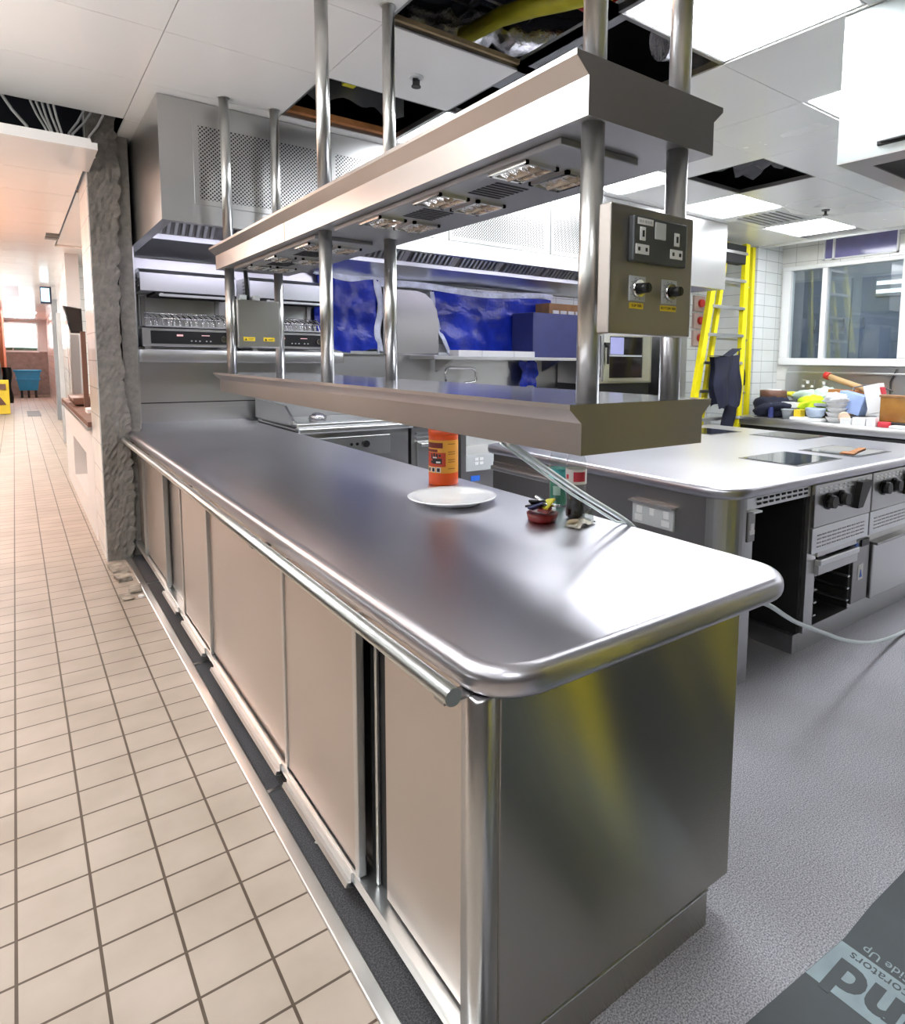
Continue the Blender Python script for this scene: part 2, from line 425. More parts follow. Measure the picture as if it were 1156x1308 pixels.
def smooth(pts, k=6):
    out = []; P = [Vector(p) for p in pts]
    for i in range(len(P)-1):
        a, b, c, d = P[max(0,i-1)], P[i], P[i+1], P[min(len(P)-1,i+2)]
        for j in range(k):
            t = j/k
            out.append(.5*((2*b)+(c-a)*t+(2*a-5*b+4*c-d)*t*t+(3*b-a-3*c+d)*t**3))
    return out+[P[-1]]

# ------------------------------------------------------------------ camera
F, CX, CY = 826.468, 659.804, 544.984
yaw, pit, rol = (math.radians(a) for a in (37.74548311, 5.89785678, .64688957))
cam = bpy.data.cameras.new('camera'); co = bpy.data.objects.new('camera', cam); C.objects.link(co); S.camera = co
cam.sensor_fit = 'AUTO'; cam.sensor_width = 36; cam.lens = F/1308*36
cam.shift_x = -(CX-578)/1308; cam.shift_y = (CY-654)/1308; cam.clip_end = 200; cam.clip_start = .02
co.matrix_world = Matrix.Translation((0,0,1.5)) @ Matrix.Rotation(-yaw, 4, 'Z') @ Matrix.Rotation(PI/2 - pit, 4, 'X') @ Matrix.Rotation(rol, 4, 'Z')

# ================================================================== SETTING
ZC = 3.04
struct('floor', MB().box(-1.7, .585, -4, 30, -.1, 0), 'floor_t')
struct('floor_kitchen', MB().box(.585, 9.6, -4, 6.2, -.1, 0), 'floor_v')
struct('floor_strip', MB().box(.61, .745, .3, 5.5, .0005, .004), 'mat_d')
mb = MB().box(.572, .612, .3, 5.46, 0, .012, .004)
struct('trim_1', mb, 'steel_l')
mb = MB()
for y in (4.75, 3.34, 2.17): mb.box(.612, .742, y-.008, y+.008, .004, .008)
struct('trim_2', mb, 'steel_l')
struct('floor_annex', MB().box(.585, 4, 6.3, 30, -.1, 0), 'floor_t')

# ceiling tiles (one grid with the missing tiles left open)
GX = [.65+.785*k for k in range(-3, 10)]; GX[-1] = 7.95
GY = [2.16+.73*k for k in range(-9, 5)]
HOLES = {(1.435,3.62), (1.435,2.16), (2.22,2.16), (2.22,2.89), (1.435,1.43), (4.575,2.89)}
LIGHTS = [(2.22,1.43), (3.79,1.43), (3.79,3.62), (5.36,3.62), (6.93,3.62), (2.22,3.62), (5.36,1.43), (6.145,.70), (6.93,.70), (6.93,-.76), (5.36,-.76), (-.92,.70), (-.92,-1.49), (-.92,2.16)]  # panels in view first, then unseen ones added to brighten the room
VENT = (6.145, 3.62)
def near(a, L): return any(abs(a[0]-b[0]) < .01 and abs(a[1]-b[1]) < .01 for b in L)
mb = MB()
for i in range(len(GX)-1):
    for j in range(len(GY)-1):
        a = (GX[i], GY[j])
        if near(a, HOLES) or near(a, LIGHTS) or near(a, [VENT]): continue
        mb.box(GX[i]+.002, GX[i+1]-.002, GY[j]+.002, GY[j+1]-.002, ZC, ZC+.02)
mb.box(.66, 7.95, 5.085, 6.2, ZC, ZC+.02)
mb.box(7.97, 8.5, -4, 5.0, 3.16, 3.18)
struct('ceiling', mb, 'ceil')
mb = MB().box(7.94, 7.98, -4, 5.0, ZC-.03, 3.2)
struct('trim_3', mb, 'paint')
mb = MB().box(-1.75, 8.6, -4, 6.3, 3.85, 3.9).box(-1.75, 8.6, 6.25, 6.3, 3.06, 3.85).box(-1.75, 8.6, -4.05, -4, 3.06, 3.85).box(-1.8, -1.75, -4, 6.3, 3.06, 3.85).box(8.55, 8.6, -4, 6.3, 3.2, 3.85)
struct('ceiling_void', mb, 'void')
# missing tile rails: metal grid edges round the holes
mb = MB()
for (x, y) in HOLES:
    mb.box(x-.012, x+.012, y, y+.73, ZC+.002, ZC+.035); mb.box(x, x+.785, y-.012, y+.012, ZC+.002, ZC+.035)
    mb.box(x+.773, x+.797, y, y+.73, ZC+.002, ZC+.035); mb.box(x, x+.785, y+.718, y+.742, ZC+.002, ZC+.035)
struct('trim_4', mb, 'steel_d')

# walls
struct('wall_back', MB().box(.63, 8.6, 6.2, 6.3, 0, 3.06), 'tile_w')
struct('wall_pier', MB().box(7.9, 8.6, 5.0, 6.2, 0, 3.2), 'tile_w')
mb = MB()
X0, X1 = 8.5, 8.6
mb.box(X0, X1, -4, 3.3, 0, 3.2); mb.box(X0, X1, 3.3, 4.93, 0, 1.5); mb.box(X0, X1, 4.93, 5.0, 0, 3.2)
mb.box(X0, X1, 3.3, 4.93, 2.79, 2.84); mb.box(X0, X1, 4.42, 4.93, 2.84, 3.2); mb.box(X0, X1, 3.3, 3.5, 2.84, 3.2); mb.box(X0, X1, 3.5, 4.42, 3.12, 3.2)
struct('wall_right', mb, 'tile_wy')
mb = MB().m(0).box(-1.8, -1.7, -4, 30, 0, 1.6).m(1).box(-1.8, -1.7, -4, 30, 1.6, 3.06)
struct('wall_left', mb, ['beige', 'paint'])
mb = MB().box(-1.8, 9.6, -4.1, -4, 0, 3.06)
struct('wall_front', mb, 'brown_d')
# corridor
mb = MB()
for k in range(34):
    y0 = 4.86 + k*.75
    mb.box(-1.7, .44 if y0 < 9 else 1.1, y0+.002, y0+.746, 2.75, 2.77)
mb.box(-1.7, .44, 4.84, 4.86, 2.75, 2.81)
struct('ceiling_corridor', mb, 'ceil_c')
struct('trim_5', MB().box(.44, .475, 4.84, 5.45, 2.75, 2.79), 'ceil_c')
struct('ceiling_annex', MB().box(.46, 4, 6.3, 11, 2.772, 2.8), 'ceil_c')
mb = MB()
mb.box(.46, .625, 5.47, 6.1, 0, 3.25)
struct('wall_partition', mb, 'tile_wy')
mb = MB()
def rough(u, v):
    x = .465 + .165*u + .02*math.sin(v*9)*(u > .99) ; z = 3.3*v
    e = 0 if (u in (0,) or v in (0,1)) else random.uniform(-.007, .007)
    return (x + (random.uniform(-.012, .02) if u == 1 else 0), 5.452 + e - .012*math.sin(v*23)*math.sin(u*PI), z)
mb.grid(rough, 9, 110, smooth=False)
mb.box(.47, .63, 5.47, 5.6, 0, 3.3)
struct('wall_end', mb, 'conc')
mb = MB().box(.625, .72, 5.5, 6.2, 0, 3.06)
struct('wall_reveal', mb, 'conc')
mb = MB()
mb.box(.46, .58, 6.1, 6.8, 0, .93); mb.box(.46, .58, 8.4, 9.7, 0, .93); mb.box(.46, .58, 6.8, 8.4, 0, .21); mb.box(.46, .58, 6.8, 8.4, .64, .93)
struct('wall_low', mb, 'paint')
struct('wall_corridor', MB().prism([(.56,9.9),(.87,18.5),(1.0,30),(1.2,30),(1.05,18.5),(.7,9.9)], 'z', 0, 2.75), 'tile_wy')
struct('wall_annex', MB().box(.6, 4, 11, 11.1, 0, 2.76).box(4, 4.1, 6.3, 11, 0, 2.76), 'tile_w')
mb = MB().m(0).box(-.25, 1.1, 30, 30.1, 0, 1.6).m(1).box(-.25, 1.1, 30, 30.1, 2.66, 2.76).box(.76,1.1,30,30.1,1.6,2.66)
struct('wall_far', mb, [plain('far_brick', (.28,.23,.21), .7, var=.2), 'paint'])
struct('wall_orange', MB().box(-1.7, -.22, 22.5, 30, 0, 2.76), 'orange_w')
w = struct('window_2', MB().box(-.25, .76, 29.96, 30.0, 1.57, 1.64).box(-.25, .76, 29.96, 30.0, 2.6, 2.66).box(.70,.76,29.96,30.0,1.64,2.6).box(-.02, .0, 30, 30.04, 1.6, 2.6), 'steel')
part(w, 'window_pane', MB().box(-.25, .76, 30.05, 30.07, 1.6, 2.66), 'pane')
part(w, 'daylight', MB().m(0).box(-2, 2, 30.5, 30.52, 1.75, 3.2).m(1).box(-2, 2, 30.5, 30.52, 1., 1.75), ['Lday', 'green_f'])

# window on the right wall
w = root('window_1', 'x', 'x', (8.5, 4.1, 1.5)); del w['label']; del w['category']; w['kind'] = 'structure'
mb = MB()
mb.box(8.44, 8.56, 3.28, 4.95, 1.47, 1.565, .008); mb.box(8.44, 8.56, 3.28, 4.95, 2.745, 2.80, .008)
mb.box(8.44, 8.56, 4.83, 4.95, 1.565, 2.745, .008); mb.box(8.44, 8.56, 3.28, 3.42, 1.565, 2.745, .008)
mb.box(8.45, 8.55, 4.33, 4.40, 1.565, 2.745, .006)
part(w, 'window_frame', mb, 'paint')
part(w, 'window_pane', MB().box(8.5, 8.506, 4.40, 4.83, 1.565, 2.745), 'pane')
part(w, 'window_pane', MB().box(8.5, 8.506, 3.42, 4.33, 1.565, 2.745), 'pane')
w = struct('window_3', MB().box(8.48, 8.52, 3.5, 4.42, 2.84, 2.86).box(8.48, 8.52, 4.40, 4.42, 2.84, 3.12).box(8.48, 8.52, 3.5, 3.52, 2.84, 3.12).box(8.48, 8.52, 4.27, 4.30, 2.84, 3.12), 'paint')
part(w, 'window_pane', MB().box(8.5, 8.51, 3.5, 4.42, 2.84, 3.12), 'wpurp')
struct('wall_store', MB().box(9.51, 9.6, 2.5, 5.6, 0, 3.2), 'grey_l')
struct('wall_store_far', MB().box(8.6, 9.6, 5.6, 5.7, 0, 3.2), 'tile_w')
struct('wall_store_near', MB().box(8.6, 9.6, 2.4, 2.5, 0, 3.2), 'grey_l')
struct('ceiling_store', MB().box(8.6, 9.6, 2.4, 5.7, 3.2, 3.3), 'paint')
solo('store_light', MB().box(8.68, 8.9, 3.0, 5.0, 3.17, 3.199), light_mat('store_tube', (.9,.95,1.), 5.), 'ceiling light inside the room behind the sliding window', 'light')  # added panel so the room behind the window is not too dark
t = root('storage_cupboard', 'grey two-door cupboard seen through the sliding window', 'cupboard', (9.3, 4.2, 0))
part(t, 'carcass', MB().box(9.14, 9.5, 3.6, 5.2, 0, 2.7), 'locker')
for y0, y1, mt in ((3.62, 4.18, 'locker_d'), (4.32, 4.70, 'locker'), (4.74, 5.18, 'locker_d')):
    d = part(t, 'door', MB().box(9.10, 9.14, y0, y1, .1, 2.66, .004), mt)
    hy = y1-.06 if y0 < 4 else y0+.06
    part(d, 'door_handle', MB().box(9.075, 9.10, hy-.012, hy+.012, 1.98, 2.12, .004), 'chrome')
t = root('louvred_wall_light', 'slatted white light fitting behind the sliding window', 'light', (9.05, 3.8, 2.4))
part(t, 'light_body', MB().box(9.04, 9.098, 3.62, 3.98, 2.38, 2.62, .006), 'grey_m')
for z in (2.42, 2.53): part(t, 'light_slat', MB().box(9.02, 9.04, 3.64, 3.96, z, z+.05), light_mat('slat_glow', (.9,.93,1), 1.2))

# ceiling lights
LAB = {(2.22,1.43): 'large bright square ceiling light nearest the camera above the pass', (3.79,1.43): 'square ceiling light half hidden by the white canopy top right',
       (3.79,3.62): 'square ceiling light showing under the heated shelf beside the second tube', (5.36,3.62): 'square ceiling light just before the grey air vent',
       (6.93,3.62): 'square ceiling light above the yellow ladder by the window wall', (2.22,3.62): 'square ceiling light between open ceiling hole and hood, above the heated shelf'}
for (x, y) in LIGHTS:
    o = solo('ceiling_light', MB().m(1).box(x+.012, x+.773, y+.012, y+.718, ZC+.006, ZC+.03).m(0).box(x+.03, x+.755, y+.03, y+.70, ZC+.001, ZC+.006), ['L', 'paint'],
         LAB.get((x, y), 'square ceiling light out of sight behind the camera'), 'light', 'square ceiling panel lights')
for y in (6.36, 9.36, 12.36, 16.11, 19.86, 24.36, 27.36):  # light panels added to brighten the corridor
    x = -1.5 if y < 22 else -.15
    solo('corridor_light', MB().box(x, x+.75, y+.005, y+.74, 2.742, 2.75), 'Lc', 'square corridor ceiling light left of the walkway' if y < 22 else 'square ceiling light over the far end of the corridor', 'light', 'corridor ceiling lights')
x, y = VENT
t = root('ceiling_vent', 'grey louvred air vent in the ceiling between two square lights', 'vent', (x+.39, y+.36, ZC))
part(t, 'vent_frame', MB().box(x+.004, x+.1, y+.004, y+.726, ZC, ZC+.02).box(x+.685, x+.781, y+.004, y+.726, ZC, ZC+.02).box(x+.1, x+.685, y+.004, y+.1, ZC, ZC+.02).box(x+.1, x+.685, y+.63, y+.726, ZC, ZC+.02), 'ceil')
for k in range(7): part(t, 'vent_louvre', MB().box(x+.1, x+.685, y+.11+k*.075, y+.155+k*.075, ZC+.004, ZC+.012), 'grey_l')
part(t, 'vent_backing', MB().box(x+.1, x+.685, y+.1, y+.63, ZC+.03, ZC+.04), 'blackm')
# light panel added out of view to brighten the room behind the hatch
solo('annex_light', MB().box(1.2, 2.4, 8.2, 9.4, 2.755, 2.771), 'Lc', 'ceiling light in the room behind the serving hatch', 'light')
for i, (x, y, lab) in enumerate(((1.83, 3.30, 'small dark sprinkler head with pale rose on the tile above the heated shelf'), (6.56, 3.42, 'small dark sprinkler head hanging from the far ceiling near the vent'))):
    t = root('sprinkler', lab, 'sprinkler', (x, y, ZC))
    part(t, 'rose', MB().lathe([(.035,-.012), (.04,-.004), (.04,0)], (x,y,ZC)), 'grey_l' if i == 0 else 'grey')
    part(t, 'nozzle', MB().cyl((x,y,ZC-.012), (x,y,ZC-.05), .012).cyl((x,y,ZC-.05), (x,y,ZC-.056), .026).box(x-.02, x-.014, y-.004, y+.004, ZC-.05, ZC-.01).box(x+.014, x+.02, y-.004, y+.004, ZC-.05, ZC-.01), 'black')

# things in the ceiling void
t = root('yellow_duct', 'thick yellow flexible tube inside the open ceiling above the pass', 'duct', (2.2, 2.5, 3.3))
pts = [(2.10,3.75,3.44), (2.13,3.45,3.38), (2.16,3.26,3.35), (2.19,3.01,3.35), (2.26,2.82,3.35), (2.34,2.67,3.35), (2.5,2.4,3.37), (2.8,2.0,3.42)]
part(t, 'duct_tube', MB().tube(pts, [.035,.04,.045,.048,.052,.055,.06,.06], 16), 'ytube')
solo('foil_duct', MB().tube([(1.85+.06*k, 3.52-.03*k+.02*(k%2), 3.42+.02*math.sin(k)) for k in range(18)], [.11+.025*math.sin(2.1*k) for k in range(18)], 18), 'foil', 'crinkled silver foil duct lying in the open ceiling under the yellow tube', 'duct')
solo('foil_duct', MB().tube([(2.9+.1*k, 2.5-.03*k, 3.25+.03*math.sin(k*1.7)) for k in range(12)], [.1+.03*math.sin(2.7*k) for k in range(12)], 18), 'foil', 'crumpled foil duct beside the large square light, right of near tubes', 'duct')
t = root('cable_tray', 'grey metal cable tray crossing the open ceiling hole', 'cable tray', (1.9, 2.9, 3.45))
for dx in (0, .12): part(t, 'tray_rail', MB().box(1.5, 2.9, 3.14+dx, 3.165+dx, 3.5, 3.54), 'alu')
for k in range(9): part(t, 'tray_rung', MB().box(1.55+.15*k, 1.57+.15*k, 3.165, 3.26, 3.5, 3.51), 'alu')
solo('ceiling_batten', MB().box(1.45, 2.21, 2.86, 2.895, 3.062, 3.085), 'wood', 'bare timber batten along the edge of the large ceiling hole', 'batten')
solo('ceiling_batten', MB().box(1.45, 2.2, 4.29, 4.335, 3.062, 3.10), 'wood_o', 'orange brown timber batten at the back of the ceiling hole by the hood', 'batten')
solo('ceiling_batten', MB().box(4.6, 4.64, 2.93, 3.58, 3.062, 3.12), 'wood_o', 'reddish timber batten edging the small far ceiling hole', 'batten')
solo('ceiling_beam', MB().box(2.33, 2.40, 1.45, 3.3, 3.12, 3.18), 'grey_m', 'dark steel beam across the open ceiling beside the foil duct', 'beam')
for k, (lab, pts, r, mt) in enumerate((
    ('black cable bundle looping in the ceiling hole beside the hood', [(1.5,3.7,3.3),(1.65,3.9,3.22),(1.85,4.05,3.25),(2.0,4.1,3.35),(2.15,4.2,3.3)], .02, 'black'),
    ('pale cable sagging in the ceiling hole beside the hood', [(1.46,3.8,3.35),(1.6,3.95,3.2),(1.8,3.9,3.18),(2.0,3.75,3.3),(2.15,3.7,3.4)], .014, 'cablew'),
    ('thin grey cable across the large ceiling hole', [(1.46,2.2,3.4),(1.6,2.45,3.28),(1.8,2.6,3.25),(2.0,2.75,3.3),(2.2,2.8,3.4)], .008, 'grey_l'),
    ('red cable coil beside the yellow tube in the ceiling', [(2.4,2.75,3.42),(2.5,2.65,3.34),(2.6,2.66,3.4),(2.7,2.6,3.45)], .02, 'red'))):
    solo('ceiling_cable', MB().tube(pts, r, 8), mt, lab, 'cable')
solo('junction_box', MB().box(1.72, 1.8, 3.98, 4.06, 3.2, 3.26, .006), 'yel_cl', 'small pale junction box among cables in the ceiling hole by the hood', 'box')
solo('duct_insulation', MB().grid(lambda u, v: (1.44+.75*u, 4.1+.05*math.sin(9*u), 3.12+.35*v+.02*math.sin(20*u)), 20, 8), 'grey', 'grey insulated duct side at the back of the hood ceiling hole', 'duct')
solo('foil_duct', MB().grid(lambda u, v: (4.62+.7*u, 2.95+.6*v+.02*math.sin(17*u), 3.22+.07*math.sin(11*u+7*v)+.03*math.sin(31*u-9*v)), 20, 8), 'grey', 'crumpled grey foil in the small far ceiling hole', 'duct')
# data cables hanging over the corridor soffit
for k in range(9):
    x0 = [.03,.17,.20,.23,.26,.29,.45,.49,.56][k]; x1 = [.14,.24,.26,.27,.30,.32,.36,.38,.47][k]
    solo('data_cable', MB().tube([(x0, 5.3, 3.35), (x0, 5.3, 3.1), (x0*.6+x1*.4, 5.28, 3.02), (x1, 5.25, 2.93), (x1+.02, 5.2, 2.79)], .007 if k != 0 else .010, 8), 'cablew' if k < 6 or k == 8 else 'grey_l',
         'pale data cable hanging in the dark gap over the corridor ceiling edge', 'cable', 'data cables over the corridor')
solo('void_panel', MB().box(-1.7, .46, 5.55, 5.6, 2.78, 3.8), 'void', 'dark board closing the gap above the corridor ceiling', 'board')  # added sheet, its near-black colour gives the dark of the gap

# rubble by the broken wall end
for k, (x, y, sx, sy, h, rz, lab) in enumerate(((.50,5.2,.09,.2,.022,.1,'flat broken mortar slab on the floor against the rough wall end'), (.50,4.95,.08,.13,.03,.15,'thick broken mortar piece in the middle of the rubble by the wall end'), (.535,4.68,.07,.16,.016,-.1,'grey mortar flake nearest the camera beside the metal floor strip'), (.475,4.55,.06,.10,.012,.2,'thin mortar flake at the front left of the rubble patch'))):
    mb = MB().box(x-sx/2, x+sx/2, y-sy/2, y+sy/2, 0, h, .004, rz=rz)
    for v in mb.bm.verts: v.co.x += random.uniform(-.006,.006); v.co.y += random.uniform(-.01,.01)
    solo('mortar_piece', mb, 'rubble', lab, 'rubble')
solo('paper_scrap', MB().box(.54, .56, 4.5, 4.54, .0, .012, rz=.4), 'card', 'tiny white scrap beside the metal floor strip near the rubble', 'scrap')
solo('paper_scrap', MB().box(.66, .672, 1.83, 1.85, .004, .008, rz=.6), 'card', 'tiny white scrap on the dark floor strip under the sliding doors', 'scrap')

# ================================================================== PASS COUNTER
ZT = .94
t = root('pass_counter', 'long stainless steel pass counter with sliding doors and bullnose top', 'counter', (1.15, 3.4, 0))
part(t, 'worktop', MB().prism(rrect(.632, 1.66, .868, 6.19, (.12,.13,0,0), 10), 'z', .874, ZT, .028, 6), 'top')
part(t, 'carcass', MB().box(.70, 1.44, .99, 6.1, .13, .873), 'steel_d')
e = part(t, 'end_panel', MB().box(.692, 1.475, .935, .965, .105, .873, .004), 'panel')
part(t, 'corner_post', MB().prism([(.640,.937),(.692,.937),(.692,.99),(.640,.99)], 'z', .09, .872, .006, 2), 'steel')
part(t, 'back_panel', MB().box(1.44, 1.475, .965, 6.1, .105, .873), 'steel')
part(t, 'plinth', MB().box(.735, 1.385, .937, 6.1, .0, .105), 'panel')
part(t, 'plinth_trim', MB().box(.735, 1.386, .933, .937, .1, .1045), 'steel_l')
part(t, 'top_apron', MB().box(.668, .70, .99, 6.1, .80, .873, .003), 'door')
part(t, 'bottom_track', MB().prism([(.648,.105),(.705,.105),(.705,.135),(.690,.135),(.690,.118),(.656,.118),(.656,.128),(.648,.128)], 'x', 0, 1).m(0) if False else MB().box(.645, .70, .965, 6.1, .095, .118, .002).box(.645, .650, .965, 6.1, .118, .130), 'steel_l')
# sliding doors in two planes
doors = [(.99, 1.395, .678, 'nearest sliding door, right of the dark gap'), (1.505, 2.09, .655, None), (2.06, 3.14, .662, None), (3.16, 3.72, .655, None), (4.25, 5.02, .668, None), (5.03, 5.42, .676, None)]
for (y0, y1, x, lab) in doors:
    d = part(t, 'sliding_door', MB().box(x, x+.016, y0, y1, .128, .845, .004), 'door', lab)
for y in (1.515, 2.085, 3.15, 3.74, 4.24, 5.03):
    part(t, 'door_edge', MB().box(.650, .674, y-.012, y+.012, .122, .85, .003), 'steel')
part(t, 'door_edge', MB().box(.682, .692, 1.452, 1.464, .122, .82, .002), 'steel_l')
part(t, 'door_gap', MB().box(.694, .70, 1.39, 1.51, .12, .80), 'blackm', 'dark open gap between two sliding doors')  # black slab painted in for the shade between the doors
part(t, 'door_gap', MB().box(.684, .70, 3.72, 4.25, .12, .85), 'steel_d', 'dark open bay between far sliding doors')  # dark slab painted in for the shade of the far bay
for y0, y1 in ((1.53, 2.05), (2.12, 3.05), (3.22, 3.7), (3.85, 4.25)):
    part(t, 'guide_strip', MB().box(.625, .648, y0, y1, .085, .10, .002, mat=Matrix.Rotation(.35, 3, 'Y')).box(.64, .650, y0, y1, .088, .125), 'steel_l')
r = part(t, 'tray_rail', MB().cyl((.595,.945,.892), (.595,5.5,.892), .0175, n=24), 'pole')
for y in (.985, 2.2, 3.42, 4.7):
    part(r, 'rail_bracket', MB().box(.595, .70, y-.018, y+.018, .868, .874).box(.588, .602, y-.018, y+.018, .868, .88), 'steel_d')
part(t, 'upstand', MB().box(.73, 1.85, 6.15, 6.19, ZT, 1.06), 'steel')

# plate, tub, bottles, sauces
solo('dinner_plate', MB().lathe([(.0,.004),(.10,.004),(.105,.0),(.115,.0),(.118,.006),(.145,.016),(.172,.024),(.174,.027),(.170,.029),(.145,.022),(.115,.012),(.0,.010)], (1.337,2.135,ZT), 56, False, False), 'porc',
     'large round white dinner plate on the steel pass', 'plate')
cx, cy, r = 1.51, 2.487, .0665
t = root('wipes_tub', 'orange plastic tub of hand wipes with glove label standing behind the plate', 'tub', (cx, cy, ZT))
part(t, 'tub_body', MB().lathe([(r*.97,0),(r,.006),(r,.05),(r*.985,.053),(r*.985,.206),(r,.209),(r,.225),(r*.96,.235),(r*.8,.24)], (cx,cy,ZT), 40), 'orange')
part(t, 'lid', MB().lathe([(r*1.03,.226),(r*1.03,.262),(r*.98,.27),(r*.5,.272)], (cx,cy,ZT), 40), 'orange')
mb = MB(); rl = r*.985+.001
th0 = math.atan2(-cy, -cx)        # azimuth from tub towards the passage side
def arc(mb, a0, a1, z0, z1, rr, n=14):
    mb.grid(lambda u, v: (cx+rr*math.cos(a0+(a1-a0)*u), cy+rr*math.sin(a0+(a1-a0)*u), ZT+z0+(z1-z0)*v), n, 1)
mb.m(0); arc(mb, th0-1.5, th0+1.6, .056, .203, rl, 40)
mb.m(1); arc(mb, th0-1.45, th0-.05, .168, .192, rl+.0006)
arc(mb, th0-1.45, th0-.4, .150, .162, rl+.0006)
mb.m(4); arc(mb, th0-1.45, th0+.15, .085, .148, rl+.0005)
mb.m(2)
for k, a in enumerate((-.85,-.65,-.45,-.25)): arc(mb, th0+a-.07, th0+a+.07, .118+.004*k, .146-.003*abs(k-1), rl+.001, 3)
arc(mb, th0-.8, th0-.1, .098, .122, rl+.001); arc(mb, th0-.95, th0-.75, .10, .112, rl+.001, 3)
mb.m(3); arc(mb, th0-.75, th0-.45, .123, .129, rl+.0013, 3); arc(mb, th0-.5, th0-.2, .102, .109, rl+.0013, 3)
for k in range(3):
    mb.m(3); arc(mb, th0-1.1+.38*k-.16, th0-1.1+.38*k+.16, .06, .082, rl+.0008, 4)
    mb.m(2); arc(mb, th0-1.1+.38*k-.1, th0-1.1+.38*k+.1, .063, .079, rl+.0012, 4)
mb.m(1)
for z in (.185,.15,.14,.115,.105,.075): arc(mb, th0+.3, th0+.85, z, z+.0022, rl+.0008, 6)
part(t, 'tub_label', mb, ['label_o', 'label_r', 'label_b', 'label_w', plain('label_red', (.62,.06,.02), .5)])
def bottle(x, y, h, r, name, label, body, cap):
    t = root(name, label, 'bottle', (x, y, ZT))
    p = [(r*.72,0),(r*.95,.006),(r,.02),(r*.93,h*.16),(r*.9,h*.24),(r,h*.34),(r,h*.6),(r*.97,h*.68),(r*.85,h*.76),(r*.62,h*.84),(r*.42,h*.9),(r*.4,h*.94)]
    part(t, 'bottle_body', MB().lathe(p, (x,y,ZT), 32), body)
    part(t, 'cap', MB().lathe([(r*.46,h*.925),(r*.46,h*.995),(r*.4,h)], (x,y,ZT), 20), cap)
    return t
def wrap_band(x, y, r, z0, z1, a0, a1, n=16):
    th = math.atan2(-y, -x)
    return MB().grid(lambda u, v: (x+r*math.cos(th+a0+(a1-a0)*u), y+r*math.sin(th+a0+(a1-a0)*u), ZT+z0+(z1-z0)*v), n, 1)
x, y, r = 1.63, 1.84, .036
t = bottle(x, y, .262, r, 'water_bottle', 'clear plastic bottle half filled with green drink, dark cap, beside the cola', 'pet_c', 'navy_cap')
part(t, 'drink', MB().lathe([(r*.68,.004),(r*.90,.010),(r*.95,.022),(r*.88,.042),(r*.86,.06),(r*.94,.09),(r*.94,.15)], (x,y,ZT), 28), 'pet_g')
part(t, 'bottle_label', wrap_band(x, y, r*1.02, .112, .150, -1.5, 1.5), 'teal_lab')
part(t, 'white_print', wrap_band(x, y, r*1.015, .05, .085, -.55, .25, 6), 'pale_print')
x, y, r = 1.555, 1.66, .037
t = bottle(x, y, .285, r, 'cola_bottle', 'clear plastic bottle with red and white label and a little cola left', 'pet_c', 'redp')
part(t, 'drink', MB().lathe([(r*.68,.004),(r*.90,.010),(r*.95,.022),(r*.88,.045),(r*.86,.066),(r*.92,.09)], (x,y,ZT), 28), 'cola')
part(t, 'bottle_label', wrap_band(x, y, r*1.01, .128, .180, -PI, PI, 32), 'label_w')
part(t, 'red_print', wrap_band(x, y, r*1.02, .138, .172, -.25, .95, 8), 'redp')
part(t, 'red_print', wrap_band(x, y, r*1.02, .146, .162, -1.1, -.75, 4), 'redp')
t = root('sauce_sachet_tray', 'dark red plastic tub heaped with sauce sachets on the pass', 'tub', (1.435, 1.70, ZT))
part(t, 'tub_body', MB().lathe([(.045,0),(.05,.004),(.056,.03),(.05,.03),(.0,.026)], (1.435,1.70,ZT), 24, True, False), 'dark_red')
for k in range(9):
    a = k*2.4; d = .036*(k/9)**.5 + .004
    rm = Matrix.Rotation(random.uniform(0,3), 3, 'Z') @ Matrix.Rotation(random.uniform(-.6,.6), 3, 'X') @ Matrix.Rotation(random.uniform(-.5,.5), 3, 'Y')
    x, y, z = 1.435+d*math.cos(a), 1.70+d*math.sin(a), ZT+.042+.0035*(9-k)*.8
    part(t, 'sauce_sachet', MB().box(x-.03, x+.03, y-.02, y+.02, z-.004, z+.004, .002, mat=rm), ['foil', 'black', 'yel_cl', 'card', 'navy', 'foil', 'black', 'dark_red', 'card'][k])
def wrapfn(cx, cy, sx, sy, h, ph, rot=0):
    def fn(u, v):
        a = (u-.5)*2*sx; b = (v-.5)*2*sy
        x = cx + a*math.cos(rot) - b*math.sin(rot); y = cy + a*math.sin(rot) + b*math.cos(rot)
        return (x, y, ZT+.004+h*(.5+.5*math.sin(7*u+ph)*math.cos(6*v+ph))*math.sin(PI*u)**.5)
    return fn
solo('clear_food_box', MB().prism([(1.49,ZT+.0005),(1.575,ZT+.0005),(1.57,ZT+.05),(1.555,ZT+.05)], 'y', 1.585, 1.60, .002, 1).prism([(1.49,ZT+.0005),(1.575,ZT+.0005),(1.575,ZT+.006),(1.49,ZT+.006)], 'y', 1.60, 1.635), 'clearbox', 'small clear plastic sandwich wedge beside the sachet tub', 'packaging')
solo('food_wrapper', MB().grid(wrapfn(1.50, 1.575, .055, .03, .02, .6, .3), 16, 10), 'wrap', 'crumpled clear wrapper in front of the bottles', 'wrapper')
solo('bread_crust', MB().ball((1.475, 1.585, ZT+.012), (.028,.014,.012), 2, .12), 'wood', 'torn piece of bread in the crumpled wrapper', 'bread')

